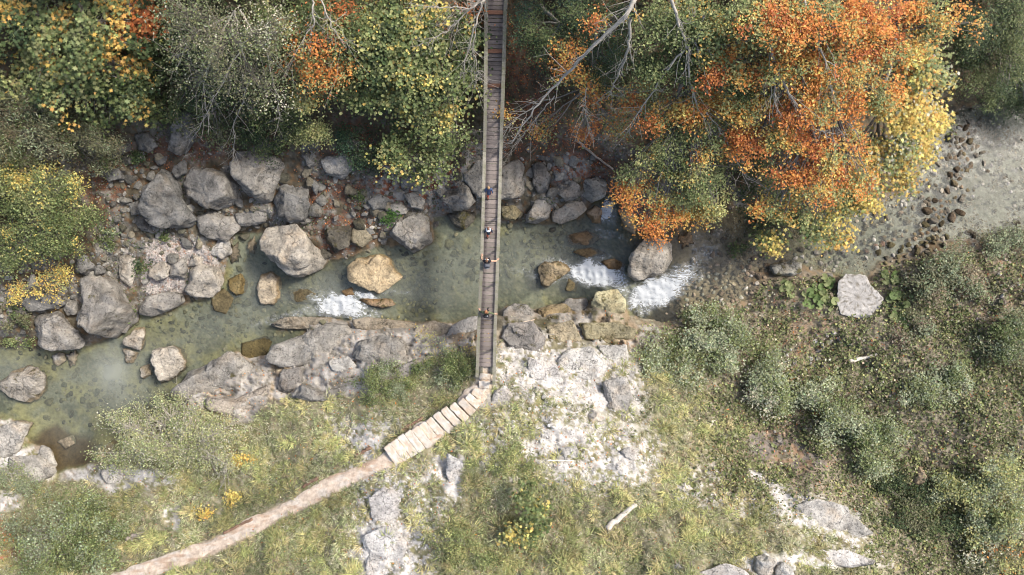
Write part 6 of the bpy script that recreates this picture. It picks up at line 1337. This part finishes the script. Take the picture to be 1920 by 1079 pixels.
    if beanie is not None:
        m = v[:, 1] > .0
        bv, bf = tube([hc + R @ np.array([a_ * .086 * k, .012 * k, z_ * k]) for a_, z_ in ((-1.05, 0), (-.95, .06), (-.6, .105), (0, .128), (.6, .105), (.95, .06), (1.05, 0))], .016 * k, 8); g = Geo(); g.add(bv, bf, beanie)
        for s in (-1, 1):
            v2, f2 = ball(hc + R @ np.array([s * .09 * k, .01 * k, 0]), (.02, .035, .04), 2); g.add(v2, [f2], (.7, .7, .68))
        g.build("headband", [M_cloth], T, smooth=True)
    # jacket or vest
    nodes, edges = [], []
    root = n(P(0, 0, .84), (.152, .122)); sp = chain(root, [(P(0, 0, .94), (.150, .118)), (P(0, lean * .5, 1.10), (.145, .108)), (chest, (.170, .118)), (P(0, lean, 1.40), (.125, .095))])
    chain(sp, [(P(0, lean + .005, 1.46), .066)])
    for s in (-1, 1):
        if bare: chain(sp, [(sh[s], .070), (sh[s] * .8 + el[s] * .2, .060)])
        else: chain(sp, [(sh[s], .074), ((sh[s] + el[s]) / 2, .064), (el[s], .057), ((el[s] + wr[s]) / 2, .050), (wr[s] * .9 + el[s] * .1, .040)])
    V, F = skin_mesh(nodes, edges, root)
    V = V + (n3(V, 9, 3) - .5)[:, None] * .02
    g = Geo(); g.add(V, quads(F), np.asarray(top_col) * (.8 + .4 * n3(V, 12, 2))[:, None]); g.build("vest" if bare else "jacket", [M_cloth], T, smooth=True)
    # trousers
    nodes, edges = [], []
    root = n(P(0, -.005, .93), (.142, .112)); hp = chain(root, [(P(0, -.005, .88), (.145, .115))])
    for s in (-1, 1):
        kn = P(s * .095, stride * s * .55 + .03, .50)
        chain(hp, [(P(s * .095, 0, .80), .098), (kn, .070), ((kn + feet[s]) / 2, .062), (feet[s] + P(0, 0, .04), .054)])
    V, F = skin_mesh(nodes, edges, root)
    g = Geo(); g.add(V, quads(F), np.asarray(leg_col) * (.8 + .4 * n3(V, 12, 6))[:, None]); g.build("trousers", [M_cloth], T, smooth=True)
    for s in (-1, 1):
        v, f = ball(feet[s] + P(0, .06, -.045), np.array((.048, .135, .055)) * k, 3)
        v[:, 2] = np.maximum(v[:, 2], .0); g = Geo(); g.add(v, [f], (.06, .055, .05)); g.build("shoe", [M_cloth], T, smooth=True)
    if scarf is not None:
        th = np.linspace(0, 2 * math.pi, 15); g = Geo()
        g.add(*tube([P(.125 * math.cos(t_), lean - .035 + .115 * math.sin(t_), 1.45 + .02 * math.sin(3 * t_) - .03 * math.sin(t_)) for t_ in th], np.array([.052 - .012 * math.sin(t_) for t_ in th]) * k, 8), col=scarf); g.build("hood", [M_cloth], T, smooth=True)
    if collar is not None:
        th = np.linspace(0, 2 * math.pi, 13); g = Geo()
        g.add(*tube([P(.075 * math.cos(t_), lean + .0 + .07 * math.sin(t_), 1.475) for t_ in th], .022 * k, 7), col=collar); g.build("collar", [M_cloth], T, smooth=True)
    return T, k, b, lean
def rails_at(py, b, side, dpy):
    line = RAILL if side < 0 else RAILR
    p = rail_pt(line, py + dpy, 1.05) - b
    return p
def arm_to(sh, target, k, drop=.10, out=.06):
    sh = np.asarray(sh); t = np.asarray(target); m = (sh + t) / 2 + np.array([math.copysign(out, t[0]), -.05, -drop])
    w = t + (m - t) / np.linalg.norm(m - t) * .07
    return (m, w, t)
def hang(s, k, fwd=0.0, bend=.10): return (np.array([s * .25, .02 + fwd * .4, 1.10]) * k, np.array([s * .23, bend + fwd, .88]) * k, np.array([s * .225, bend + fwd + .06, .80]) * k)
def rest(px, py, b_h): return deck_pt(py, .03)
def backpack(T, k, lean, col, size=(.32, .22, .46), z=1.22, strapcol=(.03, .03, .035), y=-.24, det=None, bottle=None):
    # a sewn bag is its own thing, carried on the back
    b = np.array(T.location)
    v, f = ICO[4]; q = np.sign(v) * np.abs(v) ** .55; q = q * np.array(size) / 2
    q = q * np.stack([1 - .22 * np.clip(q[:, 2] / size[2] * 2, 0, 1), 1 - .2 * np.clip(q[:, 2] / size[2] * 2, 0, 1), np.ones(len(q))], -1)
    q = q + (n3(q, 8, 2) - .5)[:, None] * .03
    c = np.array([0, y + lean, z]) * k
    return q * k + c, f, c, b
pp = [(918,366),(917,440),(914.5,497),(913,588)]
# the child in front
kk = 1.42 / 1.72
person(917.5, 367, 1.42, "foremost child on the footbridge in dark blue jacket and red trousers", (.055, .075, .14), (.50, .07, .035), (.30, .19, .10), [hang(-1, kk, .12), hang(1, kk, .06, .02)], collar=(.03, .035, .06), lean=.26, stride=.26)
kk = 1.40 / 1.72
person(917, 440, 1.40, "second walker in navy jacket with white hood lining and red trousers", (.03, .045, .07), (.55, .09, .05), (.17, .09, .06), [hang(-1, kk, .08), hang(1, kk, .11)], scarf=(.75, .76, .76), lean=.24, stride=.24)
# the adult holding both rails
h = 1.74; kk = h / 1.72; b3 = deck_pt(494, .03); b3[0] += (914.5 - deck_c(494)) * KPX * 38
shl = np.array([-.18, .08, 1.38]) * kk; shr = np.array([.18, .08, 1.38]) * kk
T3, k3, bb3, l3 = person(914.5, 494, h, "bare armed adult in black vest with both hands on the handrails", (.025, .025, .03), (.035, .035, .045), (.16, .085, .05), [arm_to(shl, rails_at(494, b3, -1, -15), kk, .06), arm_to(shr, rails_at(494, b3, 1, -7), kk, .08, .10)], bare=True, beanie=(.70, .66, .60), lean=.08)
h = 1.66; kk = h / 1.72; b4 = deck_pt(587, .03); b4[0] += (913 - deck_c(587)) * KPX * 38
shl = np.array([-.18, .08, 1.38]) * kk; shr = np.array([.18, .08, 1.38]) * kk
T4, k4, bb4, l4 = person(913, 587, h, "hindmost walker with reddish hair and olive green jacket touching the handrails", (.10, .115, .065), (.05, .05, .055), (.26, .12, .06), [arm_to(shl, rails_at(587, b4, -1, -6), kk, .10, .04), arm_to(shr, rails_at(587, b4, 1, 2), kk, .10, .06)], ponytail=True, lean=.08, head_turn=-.3)
def carried(name, label, q, f, c, b, col, extras=(), mat=None):
    o = empty(name, b + c, label, "bag")
    g = Geo(); g.add(q - c, [f], np.asarray(col) * (.7 + .6 * n3(q, 14, 3))[:, None]); g.build("bag_body", [M_cloth], o, smooth=True)
    for nm, V, F, cc in extras:
        g = Geo(); g.add(V - c, F, cc); g.build(nm, [M_cloth], o, smooth=True)
    return o
q, f, c, b = backpack(T3, k3, l3, None, (.36, .26, .50), 1.20, y=-.25)
ex = []
for s in (-1, 1):
    V, F_ = tube(np.array([(s * .10, -.14 + l3, 1.42), (s * .12, -.04 + l3, 1.475), (s * .13, .08 + l3, 1.43), (s * .14, .135 + l3, 1.30), (s * .15, .10 + l3, 1.08), (s * .16, -.10 + l3, 1.02)]) * k3, .022, 6); ex.append(("strap", V, F_, (.03, .03, .035)))
V, F_ = tube(np.array([(-.13, -.385 + l3, 1.24), (0, -.41 + l3, 1.25), (.13, -.385 + l3, 1.24)]) * k3, .012, 6); ex.append(("zip", V, F_, (.25, .26, .28)))
v, f2 = ball(c + np.array([0, -.13, -.10]), (.11, .06, .13), 3); ex.append(("front_pocket", v, [f2], (.06, .065, .075)))
carried("backpack", "dark grey rucksack on the back of the adult holding both handrails", q, f, c, b, (.085, .09, .105), ex)
q, f, c, b = backpack(T4, k4, l4, None, (.34, .20, .26), 1.00, y=-.24)
ex = []
V, F_ = tube(np.array([(-.12, -.16, 1.06), (-.10, -.06, 1.32), (.04, .02, 1.47), (.13, .12, 1.40), (.16, .12, 1.15), (.15, -.12, 1.04)]) * k4, .018, 6); ex.append(("strap", V, F_, (.03, .03, .03)))
for x0, x1, yy, zz in ((-.12, .05, -.30, 1.06), (.02, .10, -.22, 1.125)):
    V, F_ = tube(np.array([(x0, yy + l4, zz), ((x0 + x1) / 2, yy - .01 + l4, zz + .012), (x1, yy + .02 + l4, zz + .01)]) * k4, .016, 6); ex.append(("white_trim", V, F_, (.72, .72, .72)))
carried("shoulder_bag", "black shoulder bag with white trim hanging behind the hindmost walker", q, f, c, b, (.03, .03, .035), ex)
print("done", time.time() - T0, "tris", sum(len(o.data.polygons) for o in scene.objects if o.type == 'MESH'))
